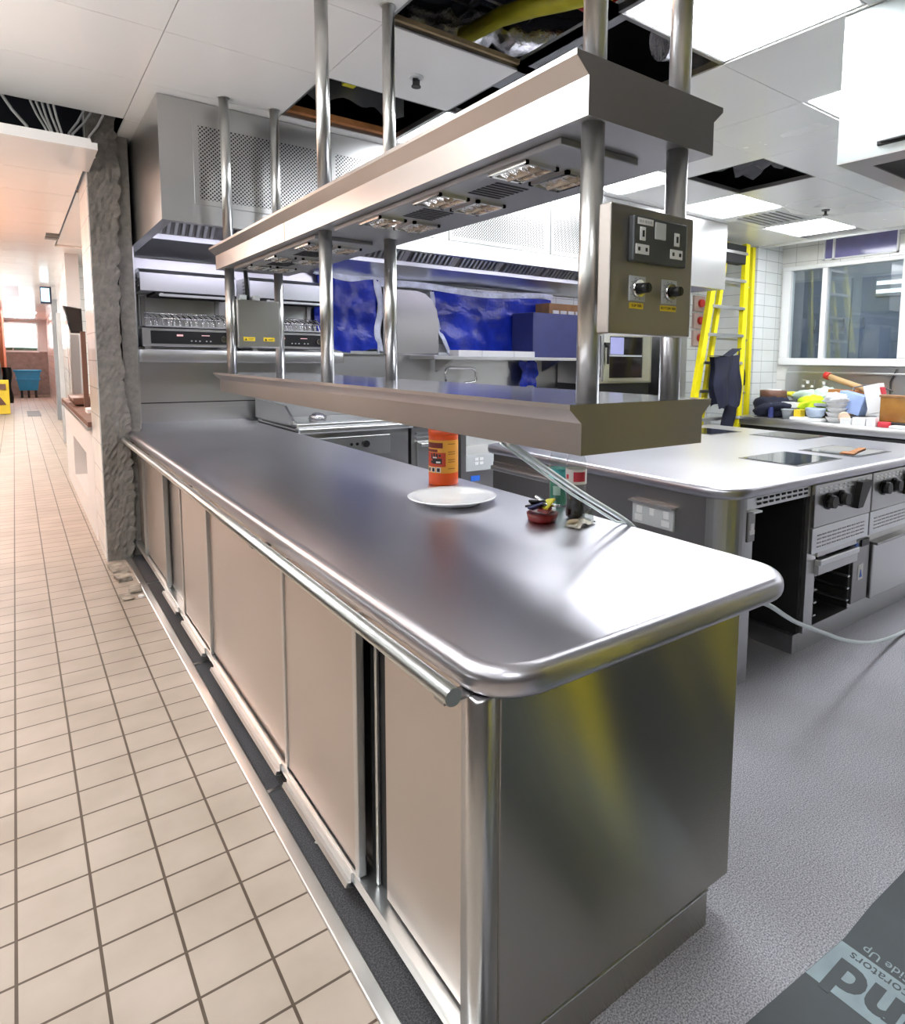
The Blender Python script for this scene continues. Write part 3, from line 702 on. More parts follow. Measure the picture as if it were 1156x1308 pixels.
# flexible conduits from heated gantry to the far side of the counter
solo('flexible_conduit', MB().tube(smooth([(1.03,1.36,1.277), (1.06,1.366,1.262), (1.35,1.428,1.10), (1.62,1.475,.957), (1.70,1.46,.885), (1.76,1.32,.80), (1.83,1.16,.745), (1.95,1.135,.695), (2.15,1.18,.592), (2.4,1.259,.475), (2.7,1.294,.343), (3.0,1.334,.218), (3.4,1.38,.09), (3.9,1.42,.012), (4.6,1.42,.009)]), .0085, 12), 'hose',
     'silver flexible conduit from the gantry over the counter edge to the floor', 'conduit')
solo('flexible_conduit', MB().tube([(1.03,1.40,1.277), (1.06,1.406,1.26), (1.34,1.45,1.09), (1.6,1.502,.953), (1.675,1.515,.935), (1.70,1.52,.8), (1.70,1.53,.3), (1.72,1.53,.012)], .0042, 10), 'hose',
     'thinner cable running just under the silver conduit to the counter edge', 'cable')

# ================================================================== HEATED GANTRY
GY0, GY1 = 1.08, 4.40
t = root('heated_gantry', 'two-tier stainless steel heated gantry hung from the ceiling over the pass', 'gantry', (1.25, 2.7, 1.28))
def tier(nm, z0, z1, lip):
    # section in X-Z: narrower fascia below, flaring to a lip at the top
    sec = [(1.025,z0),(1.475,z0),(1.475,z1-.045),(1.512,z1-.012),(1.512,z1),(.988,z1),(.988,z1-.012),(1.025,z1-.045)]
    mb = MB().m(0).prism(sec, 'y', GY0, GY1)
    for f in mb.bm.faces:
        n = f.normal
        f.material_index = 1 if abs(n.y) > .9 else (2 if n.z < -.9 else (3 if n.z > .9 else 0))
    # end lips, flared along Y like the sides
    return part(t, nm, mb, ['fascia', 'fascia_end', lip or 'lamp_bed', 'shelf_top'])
lo = tier('lower_shelf', 1.28, 1.40, 'steel_d')  # underside takes darker steel, its dark reflection put into the colour
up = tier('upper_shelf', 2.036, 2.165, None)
part(up, 'shelf_joint', MB().box(1.0235, 1.0255, 3.10, 3.104, 2.037, 2.12), 'steel_d')
for (x, y) in ((1.075,1.115), (1.375,1.115), (1.08,2.745), (1.385,2.745), (1.075,4.29), (1.372,4.29)):
    part(t, 'support_tube', MB().cyl((x,y,1.40), (x,y,2.036), .0275, n=28).cyl((x,y,2.165), (x,y,ZC), .0275, n=28).cyl((x,y,ZC-.004), (x,y,ZC-.001), .036, n=28), 'pole')
for (y0, y1, ys) in ((1.22, 2.62, (1.45,1.885,2.31)), (2.84, 4.16, (3.03,3.51,3.93))):
    lp = part(t, 'lamp_panel', MB().box(1.07, 1.345, y0, y1, 2.018, 2.036, .003), 'lamp_bed')
    mbv = MB()
    for i, y in enumerate(ys):
        for x in (1.135, 1.28):
            mb = MB()
            w, l = .058, .085
            mb.m(0).box(x-w, x+w, y-l, y-l+.012, 2.008, 2.018).box(x-w, x+w, y+l-.012, y+l, 2.008, 2.018).box(x-w, x-w+.012, y-l, y+l, 2.008, 2.018).box(x+w-.012, x+w, y-l, y+l, 2.008, 2.018)
            mb.m(1).grid(lambda u, v: (x-.046+.092*u, y-.073+.146*v, 2.016-.006*(1-math.cos(2*PI*u))*.5-.003*math.sin(22*v)*math.sin(PI*u)), 10, 16)
            mb.m(2).cyl((x, y-.066, 2.008), (x, y+.066, 2.008), .007, n=12)
            mb.m(0).tube([(x-.04,y-.05,2.004),(x+.04,y-.02,2.004)], .0015, 6).tube([(x-.04,y+.02,2.004),(x+.04,y+.05,2.004)], .0015, 6)
            part(lp, 'heat_lamp', mb, ['chrome', 'reflector', 'bulb'])
        if i < len(ys)-1:
            ym = (y+ys[i+1])/2
            for k in range(7): mbv.box(1.15, 1.27, ym-.075+.024*k, ym-.063+.024*k, 2.0165, 2.0185)
    part(lp, 'vent_slots', mbv, 'blackm')
# near control box
BX0, BX1, BY0, BY1, BZ0, BZ1 = 1.043, 1.33, 1.02, 1.058, 1.56, 1.845
cb = part(t, 'control_box', MB().box(BX0, BX1, BY0, BY1, BZ0, BZ1, .004).box(1.09, 1.32, BY1, 1.10, 1.62, 1.78), 'fascia_end')
yf = BY0
mb = MB().m(0).box(1.098, 1.284, yf-.018, yf, 1.722, 1.822, .004)
for sx in (1.125, 1.243):
    mb.m(1).box(sx-.009, sx+.009, yf-.0205, yf-.018, 1.768, 1.798, .001).box(sx-.022, sx+.022, yf-.0205, yf-.018, 1.738, 1.760, .001)
    mb.m(2).box(sx-.0025, sx+.0025, yf-.0225, yf-.0205, 1.776, 1.790).box(sx-.0155, sx-.009, yf-.0215, yf-.0205, 1.745, 1.753).box(sx+.009, sx+.0155, yf-.0215, yf-.0205, 1.745, 1.753)
mb.m(3).box(1.165, 1.203, yf-.021, yf-.018, 1.776, 1.814, .002)
mb.m(1).box(1.108, 1.160, yf-.019, yf-.018, 1.803, 1.817)
for q, (a0, a1) in enumerate(((1.113,1.121),(1.123,1.127),(1.131,1.139),(1.141,1.146),(1.148,1.155))): mb.m(3).box(a0, a1, yf-.0194, yf-.019, 1.807, 1.813)
part(cb, 'socket_outlet', mb, ['plate_g', 'white', 'black', 'grey_l'])
for kx, txt in ((1.131, 'TOP TIER'), (1.243, 'BOTTOM TIER')):
    kz = 1.664
    mb = MB().m(0).box(kx-.027, kx+.027, yf-.003, yf, kz-.028, kz+.028, .001).m(1).cyl((kx, yf-.003, kz), (kx, yf-.012, kz), .021, .019, 24)
    mb.m(2).cyl((kx, yf-.012, kz), (kx, yf-.036, kz), .0125, .011, 20).box(kx-.002, kx+.002, yf-.0375, yf-.036, kz-.009, kz+.009)
    mb.m(2)
    for a in range(10):
        an = a*2*PI/10; mb.box(kx+.024*math.cos(an)-.001, kx+.024*math.cos(an)+.001, yf-.0035, yf-.003, kz+.024*math.sin(an)-.001, kz+.024*math.sin(an)+.001)
    part(cb, 'control_knob', mb, ['grey_l', 'chrome', 'black'])
    w = .023 if 'BOT' not in txt else .029
    part(cb, 'name_label', MB().m(0).box(kx-w, kx+w, yf-.001, yf, 1.619, 1.632).m(1).text(txt, .0085, (kx, yf-.0013, 1.6255), (1,0,0), (0,0,1), .0003), ['yel_lab', 'black'])
# far control box (plain back with two yellow warning labels)
fb = part(t, 'control_box', MB().box(1.10, 1.352, 4.235, 4.30, 1.56, 1.85, .004).box(1.106, 1.35, 4.231, 4.235, 1.59, 1.835), 'steel')
for kx in (1.165, 1.285):
    part(fb, 'warning_label', MB().m(0).box(kx-.034, kx+.034, 4.229, 4.231, 1.598, 1.622).m(1).prism([(kx-.028,1.602),(kx-.012,1.602),(kx-.02,1.617)], 'y', 4.2285, 4.229).box(kx-.006, kx+.028, 4.2285, 4.229, 1.611, 1.614).box(kx-.006, kx+.022, 4.2285, 4.229, 1.604, 1.607), ['yel_lab', 'black'])
part(fb, 'power_cable', MB().tube([(1.17,4.26,1.85),(1.165,4.25,1.92),(1.15,4.22,2.036)], .012, 10), 'black')
part(fb, 'cable_gland', MB().box(1.12, 1.16, 4.24, 4.28, 1.85, 1.88, .003).box(1.2, 1.24, 4.24, 4.28, 1.85, 1.88, .003), 'grey_l')

# ================================================================== BACK-WALL HOOD
HX0, HX1, HY0, HZ0 = .745, 6.4, 4.45, 2.32
t = root('extraction_hood', 'long stainless steel extraction hood above the cookline on the back wall', 'hood', (3.5, 5.3, HZ0))
mb = MB().prism(rrect(HX0, HX1, HY0, HY0+.02, (0,0,0,0)), 'z', HZ0, ZC-.005)
part(t, 'front_panel', mb, 'steel')
part(t, 'side_panel', MB().box(HX0, HX0+.02, HY0+.02, 6.19, HZ0, ZC-.005), 'steel')
part(t, 'side_panel', MB().box(HX1-.02, HX1, HY0+.02, 6.19, HZ0, ZC-.005), 'steel_l')
part(t, 'hood_top', MB().box(HX0+.02, HX1-.02, HY0+.02, 6.19, ZC-.02, ZC-.005), 'steel_d')
part(t, 'bottom_lip', MB().box(HX0, HX1, HY0, HY0+.06, HZ0-.006, HZ0).box(HX0, HX0+.06, HY0+.06, 6.19, HZ0-.006, HZ0).box(HX1-.06, HX1, HY0+.06, 6.19, HZ0-.006, HZ0), 'steel')
part(t, 'rear_gutter', MB().prism([(5.75,2.44),(6.19,2.34),(6.19,2.30),(6.08,2.30),(5.75,2.40)], 'x', HX0+.02, HX1-.02), 'steel_l')  # lighter steel makes up for the weak light under the hood
for x0, x1 in ((.93, 1.75), (1.80, 2.62), (2.75, 3.75), (3.80, 4.75), (4.85, 5.75)):
    part(t, 'perforated_panel', MB().m(0).box(x0+.03, x1-.03, HY0-.008, HY0, 2.46, 2.90).m(1).box(x0, x0+.03, HY0-.010, HY0, 2.43, 2.93).box(x1-.03, x1, HY0-.010, HY0, 2.43, 2.93).box(x0+.03, x1-.03, HY0-.010, HY0, 2.43, 2.46).box(x0+.03, x1-.03, HY0-.010, HY0, 2.90, 2.93), ['perf', 'steel'])
# grease filters on a slope inside
a = math.atan2(.40, -.55)
for k in range(10):
    x0 = HX0+.10+.555*k
    if x0+.5 > HX1: break
    mb = MB()
    mb.m(0).quad((x0,5.15,2.86),(x0+.5,5.15,2.86),(x0+.5,5.75,2.44),(x0,5.75,2.44))
    for q in range(9):
        xx = x0+.03+.052*q
        for dy in (0,):
            mb.m(1).prism([(5.16,2.845),(5.19,2.815),(5.73,2.445),(5.70,2.435)], 'x', xx, xx+.022)
    part(t, 'grease_filter', mb, ['steel_d', 'steel_l'])
for x0 in (.95, 2.4, 3.9, 5.1):
    part(t, 'tube_light', MB().cyl((x0, 4.56, 2.44), (x0+1.2, 4.56, 2.44), .02, n=12), 'tubeled')  # hidden tubes added to brighten the hood inside and the back wall
part(t, 'interior_back', MB().box(HX0+.02, HX1-.02, 6.15, 6.19, 2.34, 2.98), 'steel_l')

# top-right canopy
RX0, RY1, RZ0 = 3.02, 1.535, 2.405
t = root('island_canopy', 'white-lit steel canopy hanging over the island at top right', 'hood', (4.5, .6, RZ0))
part(t, 'canopy_side', MB().box(RX0, 6.4, RY1-.02, RY1, RZ0, ZC-.004), 'canopy_m')
part(t, 'canopy_side', MB().box(RX0, RX0+.02, -.6, RY1-.02, RZ0, ZC-.004), 'canopy_m')
part(t, 'bottom_lip', MB().box(RX0, RX0+.13, -.6, RY1, RZ0-.006, RZ0).box(RX0+.13, 6.4, RY1-.1, RY1, RZ0-.006, RZ0), 'steel_d')
part(t, 'inner_panel', MB().prism([(RX0+.13,RZ0),(RX0+.15,RZ0),(RX0+.6,2.8),(RX0+.58,2.8)], 'y', -.6, RY1-.1), 'grey')
part(t, 'canopy_top', MB().box(RX0+.02, 6.4, -.6, RY1-.02, 2.82, 2.84).box(RX0+.02, 6.38, RY1-.04, RY1-.021, RZ0, 2.82), 'grey')
part(t, 'tube_light', MB().cyl((RX0+.24, -.5, RZ0+.06), (RX0+.24, 1.35, RZ0+.06), .014, n=12), 'pink')
part(t, 'grab_handle', MB().box(RX0-.012, RX0, .93, 1.36, RZ0+.035, RZ0+.055, .003).box(RX0-.03, RX0-.012, .95, 1.34, RZ0+.04, RZ0+.05, .003), 'black')

# ================================================================== BACK WALL ITEMS
part_dummy = None
t = root('wall_cladding', 'plain steel wall panel behind the grills at the end of the pass', 'panel', (1.5, 6.17, 1.06))
part(t, 'clad_sheet', MB().box(.725, 2.42, 6.165, 6.195, 1.06, 2.30), 'steel')
part(t, 'clad_edge', MB().box(.722, .745, 5.62, 6.165, .945, 2.30), 'steel_l')
part(t, 'clad_joint', MB().box(.745, 2.42, 6.160, 6.165, 1.10, 1.108), 'blackm')
t = root('wall_cladding', 'long steel wall panel behind the cookline below the blue sheets', 'panel', (4.9, 6.17, .95))
part(t, 'clad_sheet', MB().box(2.43, 6.78, 6.165, 6.195, .2, 1.56), 'steel')
part(t, 'clad_ledge', MB().box(2.43, 5.3, 6.10, 6.165, 1.54, 1.57), 'steel_l')
t = root('grill_shelf', 'deep steel wall shelf carrying the two salamander grills', 'shelf', (1.5, 5.9, 1.45))
part(t, 'shelf_board', MB().prism(rrect(.75, 2.40, 5.68, 6.16, (.03,.03,0,0)), 'z', 1.45, 1.55, .006, 2), 'steel')
def salamander(x0, lab):
    x1 = x0+.69; yb = 6.12; yf = 5.72
    t = root('salamander_grill', lab, 'grill', ((x0+x1)/2, 5.9, 1.55), 'salamander grills on the wall shelf')
    part(t, 'base', MB().box(x0, x1, yf, yb, 1.572, 1.715, .006).box(x0+.02, x0+.06, yf+.02, yf+.06, 1.55, 1.572).box(x1-.06, x1-.02, yf+.02, yf+.06, 1.55, 1.572).box(x0+.02, x1-.02, yb-.06, yb-.02, 1.55, 1.572), 'steel')
    cp = part(t, 'control_panel', MB().m(0).box(x0+.06, x1-.01, yf-.008, yf, 1.595, 1.695, .002).m(1).box(x0+.24, x0+.285, yf-.010, yf-.008, 1.655, 1.67).box(x0+.42, x0+.48, yf-.010, yf-.008, 1.662, 1.668).m(2).box(x0+.34, x0+.352, yf-.01, yf-.008, 1.615, 1.625).box(x0+.37, x0+.382, yf-.01, yf-.008, 1.615, 1.625).box(x0+.40, x0+.412, yf-.01, yf-.008, 1.615, 1.625).box(x0+.45, x0+.462, yf-.01, yf-.008, 1.615, 1.625).box(x0+.48, x0+.492, yf-.01, yf-.008, 1.615, 1.625), ['black', 'led', 'grey_l'])
    part(cp, 'control_knob', MB().cyl((x0+.585,yf-.008,1.64), (x0+.585,yf-.035,1.64), .026, .022, 20), 'chrome')
    part(t, 'drip_tray', MB().box(x0+.02, x1-.01, yf-.03, yb-.05, 1.722, 1.735, .003), 'steel_l')
    mb = MB()
    for k in range(15): mb.tube([(x0+.07+.041*k, yf+.02, 1.735), (x0+.07+.041*k, yf+.05, 1.80), (x0+.07+.041*k, yf+.2, 1.83), (x0+.07+.041*k, yb-.1, 1.84)], .006, 6)
    mb.tube([(x0+.05, yf+.2, 1.838), (x1-.04, yf+.2, 1.838)], .006, 6).tube([(x0+.02, yf-.02, 1.79), (x1-.04, yf-.02, 1.79)], .005, 6)
    for k in range(11): mb.tube([(x0+.03+.058*k, yf-.02, 1.735), (x0+.03+.058*k, yf-.02, 1.79)], .004, 6)
    part(t, 'wire_rack', mb, 'chrome')
    part(t, 'back_plate', MB().box(x0+.04, x1-.04, yb-.02, yb, 1.735, 2.0), 'steel')
    part(t, 'column', MB().box(x0+.05, x0+.08, yb-.06, yb-.02, 1.735, 1.98).box(x1-.08, x1-.05, yb-.06, yb-.02, 1.735, 1.98), 'steel_d')
    h = part(t, 'heating_hood', MB().prism([(5.69,1.995),(6.12,1.995),(6.12,2.165),(5.76,2.165),(5.69,2.13)], 'x', x0, x1), 'steel_l')
    part(h, 'hood_slot', MB().box(x0+.10, x1, 5.69, 6.1, 1.972, 1.994), 'blackm')
    part(h, 'grab_bar', MB().box(x0+.12, x1-.02, 5.645, 5.67, 1.955, 1.975, .004).box(x0+.13, x0+.15, 5.66, 5.70, 1.965, 1.98).box(x1-.06, x1-.04, 5.66, 5.70, 1.965, 1.98), 'steel_l')
    mb = MB()
    for k in range(4): mb.box(x0-.004, x0, 5.76, 5.90, 2.03+.03*k, 2.045+.03*k)
    part(h, 'side_vent', mb, 'steel_d')
    return t
s1 = salamander(.785, 'salamander grill at the left end of the wall shelf with open wire rack')
s2 = dup(s1, (.80, 0, 0), 'salamander grill at the right end of the shelf beside the blue sheet')

def sheet(x0, x1, z0, z1, y, amp, ph):
    def fn(u, v):
        wv = amp*(math.sin(11*u+ph)+.6*math.sin(23*u+5*v+ph)+.4*math.sin(17*v+3*u))
        return (x0+(x1-x0)*u + .02*math.sin(9*v+ph)*(u in (0,1)), y+wv-.015, z0+(z1-z0)*v + .02*math.sin(8*u+ph)*(v in (0,1)))
    return fn
def two_sided(fn, nu, nv, th=.006):
    mb = MB(); mb.grid(fn, nu, nv); mb.grid(lambda u, v: tuple(a+b for a, b in zip(fn(u, v), (0, th, 0))), nu, nv); return mb
t = root('plastic_sheet', 'blue plastic sheet taped to the wall beside the salamander grills', 'sheet', (2.62, 6.1, 1.56))
part(t, 'sheeting', two_sided(sheet(2.30, 2.93, 1.57, 2.30, 6.11, .012, .4), 30, 30), 'blue_pl')
part(t, 'tape', two_sided(sheet(2.28, 3.0, 2.26, 2.34, 6.085, .006, 1.1), 30, 3), 'ptape')
part(t, 'tape', two_sided(sheet(2.90, 2.97, 1.56, 2.28, 6.085, .006, 2.1), 3, 30), 'ptape')
t = root('plastic_sheet', 'wide blue plastic sheet taped to the wall between steel panel and navy box', 'sheet', (4.3, 6.1, 1.56))
def sh2(u, v):
    f = sheet(0, 1, 1.55, 2.24, 6.10, .014, 2.2)(u, v)
    xl = 3.56+.22*(1-v)**2
    return (xl+(5.22-xl)*u, f[1], f[2])
part(t, 'sheeting', two_sided(sh2, 60, 30), 'blue_pl')
part(t, 'tape', two_sided(sheet(2.95, 5.22, 2.21, 2.275, 6.075, .006, .3), 60, 3), 'ptape')
part(t, 'tape', two_sided(lambda u, v: (3.56+.24*(1-v)**2+.05*u-.03, 6.08+.01*math.sin(20*v), 1.55+.66*v), 3, 30), 'ptape')
solo('plastic_sheet', two_sided(sheet(4.73, 4.99, 1.18, 1.49, 6.05, .02, 3.), 14, 20), 'blue_pl', 'short strip of blue sheet hanging below the right wall shelf', 'sheet')
solo('arched_wall_panel', MB().prism([(2.975,1.55),(3.62,1.55),(3.62,1.9),(3.60,2.02),(3.54,2.12),(3.46,2.18),(3.36,2.205),(2.975,2.205)], 'y', 6.06, 6.09, .003, 1), 'steel_d', 'bare steel panel with a rounded corner between the two blue sheets', 'panel')
t = root('wall_shelf', 'narrow steel wall shelf under the wide blue sheet', 'shelf', (4.3, 5.85, 1.49))
part(t, 'shelf_board', MB().box(3.28, 5.45, 5.58, 6.10, 1.495, 1.53, .003), 'steel')
part(t, 'shelf_bracket', MB().prism([(6.10,1.495),(6.10,1.36),(5.75,1.495)], 'x', 3.6, 3.62).prism([(6.10,1.495),(6.10,1.36),(5.75,1.495)], 'x', 5.1, 5.12), 'steel')
for x0, x1, lab, mt in ((3.58, 3.87, 'left white carton on the narrow wall shelf', 'card'), (3.875, 4.29, 'middle white ribbed carton on the narrow wall shelf', 'paint'), (4.295, 4.58, 'right white carton at the end of the shelf row', 'card')):
    solo('shelf_carton', MB().box(x0, x1, 5.60, 5.78, 1.53, 1.592, .003), mt, lab, 'carton', 'white cartons on the wall shelf')
solo('navy_box', MB().box(4.60, 5.46, 5.66, 6.05, 1.531, 2.03, .006), 'navy', 'large plain navy blue box standing on the narrow wall shelf', 'box')
t = root('timber_crate', 'brown timber crate with white cards behind the navy box', 'crate', (5.1, 5.9, 2.03))
part(t, 'crate_body', MB().box(4.95, 5.6, 5.80, 6.05, 2.031, 2.16), 'brown')
for k in range(4): part(t, 'card', MB().box(5.0+.12*k, 5.09+.12*k, 5.785, 5.80, 2.04, 2.08), 'card')
solo('bent_pipe', MB().tube([(3.66,5.98,1.22),(3.66,5.98,1.36),(3.67,5.98,1.39),(3.70,5.98,1.405),(3.98,5.98,1.40),(4.03,5.98,1.39),(4.05,5.98,1.36),(4.05,5.98,1.27),(4.03,5.98,1.25),(3.98,5.98,1.245),(3.90,5.98,1.24),(3.87,5.98,1.22),(3.87,5.98,1.0)], .016, 12), 'chrome',
     'bent chrome pipe tap standing in front of the back wall', 'tap')
# combi oven, tall cabinet
t = root('combi_oven', 'steel combi oven with glass door seen under the gantry control box', 'oven', (6.0, 5.9, .9))
part(t, 'oven_body', MB().box(5.40, 6.56, 5.62, 6.15, 1.22, 1.84, .01), 'steel')
cp = part(t, 'control_panel', MB().box(5.45, 5.62, 5.608, 5.62, 1.30, 1.80, .003), 'navy_cap')
part(cp, 'dial', MB().lathe([(.045,0),(.04,.02)], (0,0,0), 20) if False else MB().cyl((5.55,5.608,1.42), (5.55,5.585,1.42), .042, .038, 22), 'chrome')
d = part(t, 'oven_door', MB().m(0).box(5.66, 5.76, 5.60, 5.62, 1.25, 1.83).box(6.36, 6.50, 5.60, 5.62, 1.25, 1.83).box(5.76, 6.36, 5.60, 5.62, 1.25, 1.29).box(5.76, 6.36, 5.60, 5.62, 1.80, 1.83).m(1).box(5.76, 6.36, 5.612, 5.62, 1.29, 1.80).m(2).box(5.76, 6.36, 5.619, 5.6195, 1.56, 1.58).m(3).box(5.78, 6.02, 5.610, 5.6115, 1.58, 1.79).m(2).box(5.76, 6.36, 5.610, 5.6115, 1.555, 1.575), ['steel_l', 'screen', 'grey_l', plain('oven_cavity_blue', (.45,.47,.80), .3)])
part(d, 'door_handle', MB().cyl((5.70,5.565,1.46), (5.70,5.565,1.68), .016).box(5.68, 5.72, 5.565, 5.60, 1.66, 1.70).box(5.66, 5.74, 5.57, 5.60, 1.69, 1.72), 'black')
part(t, 'stand', MB().box(5.40, 6.56, 5.66, 6.15, 0, 1.22), 'black')
t = root('tall_steel_cabinet', 'tall narrow steel cabinet with yellow warning sticker beside the ladder', 'cabinet', (7.1, 5.9, 0))
part(t, 'cabinet_body', MB().box(6.80, 7.28, 5.62, 6.18, 0, 1.90, .005), 'steel')
part(t, 'warning_sticker', MB().m(0).box(7.05, 7.15, 5.618, 5.62, 1.62, 1.74).m(1).prism([(7.065,1.645),(7.135,1.645),(7.10,1.715)], 'y', 5.6165, 5.618), ['yel_lab', 'black'])
t0 = root('isolator_switch', 'red isolator switch, topmost of three on the tiled wall by the ladder', 'switch', (8.21-.35, 6.2, 2.35), 'isolator switches on the back wall')
part(t0, 'switch_plate', MB().box(7.75, 7.97-.075, 6.17, 6.2, 2.33, 2.53, .004), 'redbrown')
part(t0, 'rotary_knob', MB().cyl((7.83,6.17,2.44), (7.83,6.13,2.44), .05, .045, 20), 'red')
bpy.data.objects.remove(t0.children[1]); bpy.data.objects.remove(t0.children[0]); bpy.data.objects.remove(t0)
t0 = root('isolator_switch', 'red isolator switch, topmost of three on the tiled wall by the ladder', 'switch', (7.5, 5.9, 2.22), 'isolator switches on the back wall')
part(t0, 'switch_plate', MB().box(7.385, 7.62, 5.60, 5.64, 2.19, 2.40, .004), plain('switch_plate_pink', (.45,.33,.29), .5))
part(t0, 'rotary_knob', MB().cyl((7.51,5.60,2.30), (7.51,5.56,2.30), .055, .05, 20), 'red')
dup(t0, (0,0,-.235), 'red isolator switch, middle one of three on the tiled wall by the ladder')
dup(t0, (0,0,-.47), 'red isolator switch, lowest of three on the tiled wall by the ladder')
struct('wall_isolator', MB().box(7.30, 7.9, 5.64, 6.2, 0, 3.04), 'tile_w')

# ------------------------------------------------------------------ cookline along the back wall
t = root('griddle', 'steel griddle with tall side splash guard at the far end of the pass', 'griddle', (2.2, 5.5, 0))
part(t, 'griddle_body', MB().box(1.72, 2.68, 5.0, 6.05, .15, .93, .004), 'steel')
part(t, 'front_rail', MB().box(1.70, 2.70, 4.93, 5.02, .905, .955, .012).box(1.70, 2.70, 4.97, 5.10, .955, .985, .006), 'steel_l')
part(t, 'splash_guard', MB().prism([(5.06,.96),(5.06,1.0),(5.25,1.11),(6.05,1.13),(6.05,.96)], 'x', 1.70, 1.72), 'steel')
part(t, 'splash_guard', MB().box(1.72, 2.68, 6.03, 6.06, .93, 1.13), 'steel_l')
part(t, 'hot_plate', MB().box(1.74, 2.66, 5.10, 6.0, .93, .95), 'steel_d')
cp = part(t, 'control_panel', MB().box(1.76, 2.50, 4.985, 5.0, .70, .86, .003), 'steel_l')
part(cp, 'control_knob', MB().cyl((2.27,4.985,.795), (2.27,4.95,.795), .032, .028, 20), 'black')
part(cp, 'indicator', MB().cyl((2.15,4.985,.795), (2.15,4.978,.795), .012).cyl((2.20,4.985,.795), (2.20,4.978,.795), .012), 'black')
solo('crumpled_foil', MB().ball((1.95,5.2,1.0), (.07,.06,.05), 3, .14), 'foil', 'crumpled ball of plastic wrap on the griddle beside the splash guard', 'wrapper')
t = root('steel_oven_range', 'steel range with full-width door behind the orange tub', 'range', (3.0, 5.5, 0))
part(t, 'range_body', MB().box(2.71, 3.14, 5.0, 6.05, 0, .90, .004), 'steel')
part(t, 'range_top', MB().box(2.71, 3.14, 4.92, 6.05, .90, .95, .008), 'steel_d')
part(t, 'louvre', MB().box(2.75, 3.1, 4.985, 5.0, .84, .855).box(2.75, 3.1, 4.985, 5.0, .80, .815), 'steel_l')
d = part(t, 'oven_door', MB().box(2.75, 3.1, 4.97, 5.0, .2, .78, .004), 'steel')
part(d, 'door_handle', MB().box(2.77, 3.08, 4.93, 4.955, .735, .765, .006).box(2.80, 2.83, 4.95, 4.97, .74, .76).box(3.02, 3.05, 4.95, 4.97, .74, .76), 'steel_l')
t = root('service_panel', 'low steel service unit with white sockets and blue label beside the island', 'unit', (3.6, 5.0, 0))
part(t, 'unit_body', MB().box(3.22, 4.3, 4.95, 6.05, 0, .62, .004).box(3.16, 3.215, 4.90, 6.05, 0, .88), 'steel_d')
part(t, 'unit_back', MB().box(3.22, 4.3, 5.5, 5.53, .62, .95), 'steel_l')
part(t, 'socket_strip', MB().m(0).box(3.22, 3.55, 4.93, 4.95, .47, .62).m(1).box(3.33, 3.37, 4.925, 4.93, .525, .55).box(3.385, 3.425, 4.925, 4.93, .525, .55).box(3.33, 3.37, 4.925, 4.93, .565, .59).box(3.385, 3.425, 4.925, 4.93, .565, .59), ['grey_l', 'white'])
part(t, 'blue_label', MB().box(3.30, 3.40, 4.945, 4.95, .37, .42), 'bluelab')

# ================================================================== ISLAND
IX0, IX1, IY0, IY1, IZ = 2.40, 4.88, 1.59, 3.47, .95
t = root('cooking_island', 'large steel cooking island with flush hobs and ovens', 'island', (3.6, 2.9, 0))
part(t, 'worktop', MB().prism(rrect(IX0, IX1, IY0, IY1, (.16,.1,.1,.1), 10), 'z', .895, IZ, .022, 5), 'top')
part(t, 'side_panel', MB().box(2.46, 2.49, 1.76, 2.72, .02, .895), 'steel_d')
part(t, 'corner_column', MB().prism([(2.46,1.76)]+[(2.60+.14*math.cos(a), 1.76+.12*math.sin(a)) for a in [PI+k/10*PI/2 for k in range(11)]]+[(2.60,1.64),(2.60,1.70),(2.52,1.76)], 'z', .0, .895), 'steel')
mb = MB().m(0).box(2.60, 3.17, 1.64, 1.66, .83, .895)
for k in range(9):
    for q in range(2): mb.m(1).box(2.68+.052*k, 2.71+.052*k, 1.636, 1.641, .845+.022*q, .855+.022*q)
part(t, 'vent_strip', mb, ['steel_l', 'blackm'])
# open bay behind the corner and left side of the oven stack
part(t, 'bay_lining', MB().box(3.13, 3.16, 1.66, 3.2, .0, .89).box(2.49, 3.13, 3.2, 3.23, 0, .89), 'blackm', 'black empty bay under the island corner')
part(t, 'plinth', MB().box(3.10, 4.84, 1.66, 3.42, 0, .10), 'steel')
part(t, 'stack_body', MB().box(3.16, 3.25, 1.64, 3.42, .10, .895).box(3.25, 3.66, 2.3, 3.42, .10, .895).box(3.66, 4.84, 1.66, 3.42, .10, .895).box(3.25, 3.66, 1.64, 2.3, .10, .125).box(3.25, 3.66, 1.64, 2.3, .50, .895), 'steel')
mb = MB().box(3.25, 3.26, 1.65, 2.3, .125, .50).box(3.65, 3.66, 1.65, 2.3, .125, .50).box(3.25, 3.66, 2.29, 2.3, .125, .50)
part(t, 'oven_cavity', mb, 'blackm', 'black open oven cavity without a door')
for z in (.17,.24,.31,.39):
    part(t, 'oven_runner', MB().box(3.26, 3.285, 1.64, 2.25, z, z+.008), 'steel_l'); part(t, 'oven_runner', MB().box(3.625, 3.65, 1.64, 2.25, z, z+.008), 'steel_l')
part(t, 'oven_lintel', MB().m(0).box(3.24, 3.67, 1.615, 1.64, .405, .455).m(1).box(3.24, 3.67, 1.605, 1.64, .455, .485, .004).m(0).box(3.24, 3.67, 1.625, 1.64, .50, .54), ['steel', 'steel_l'])
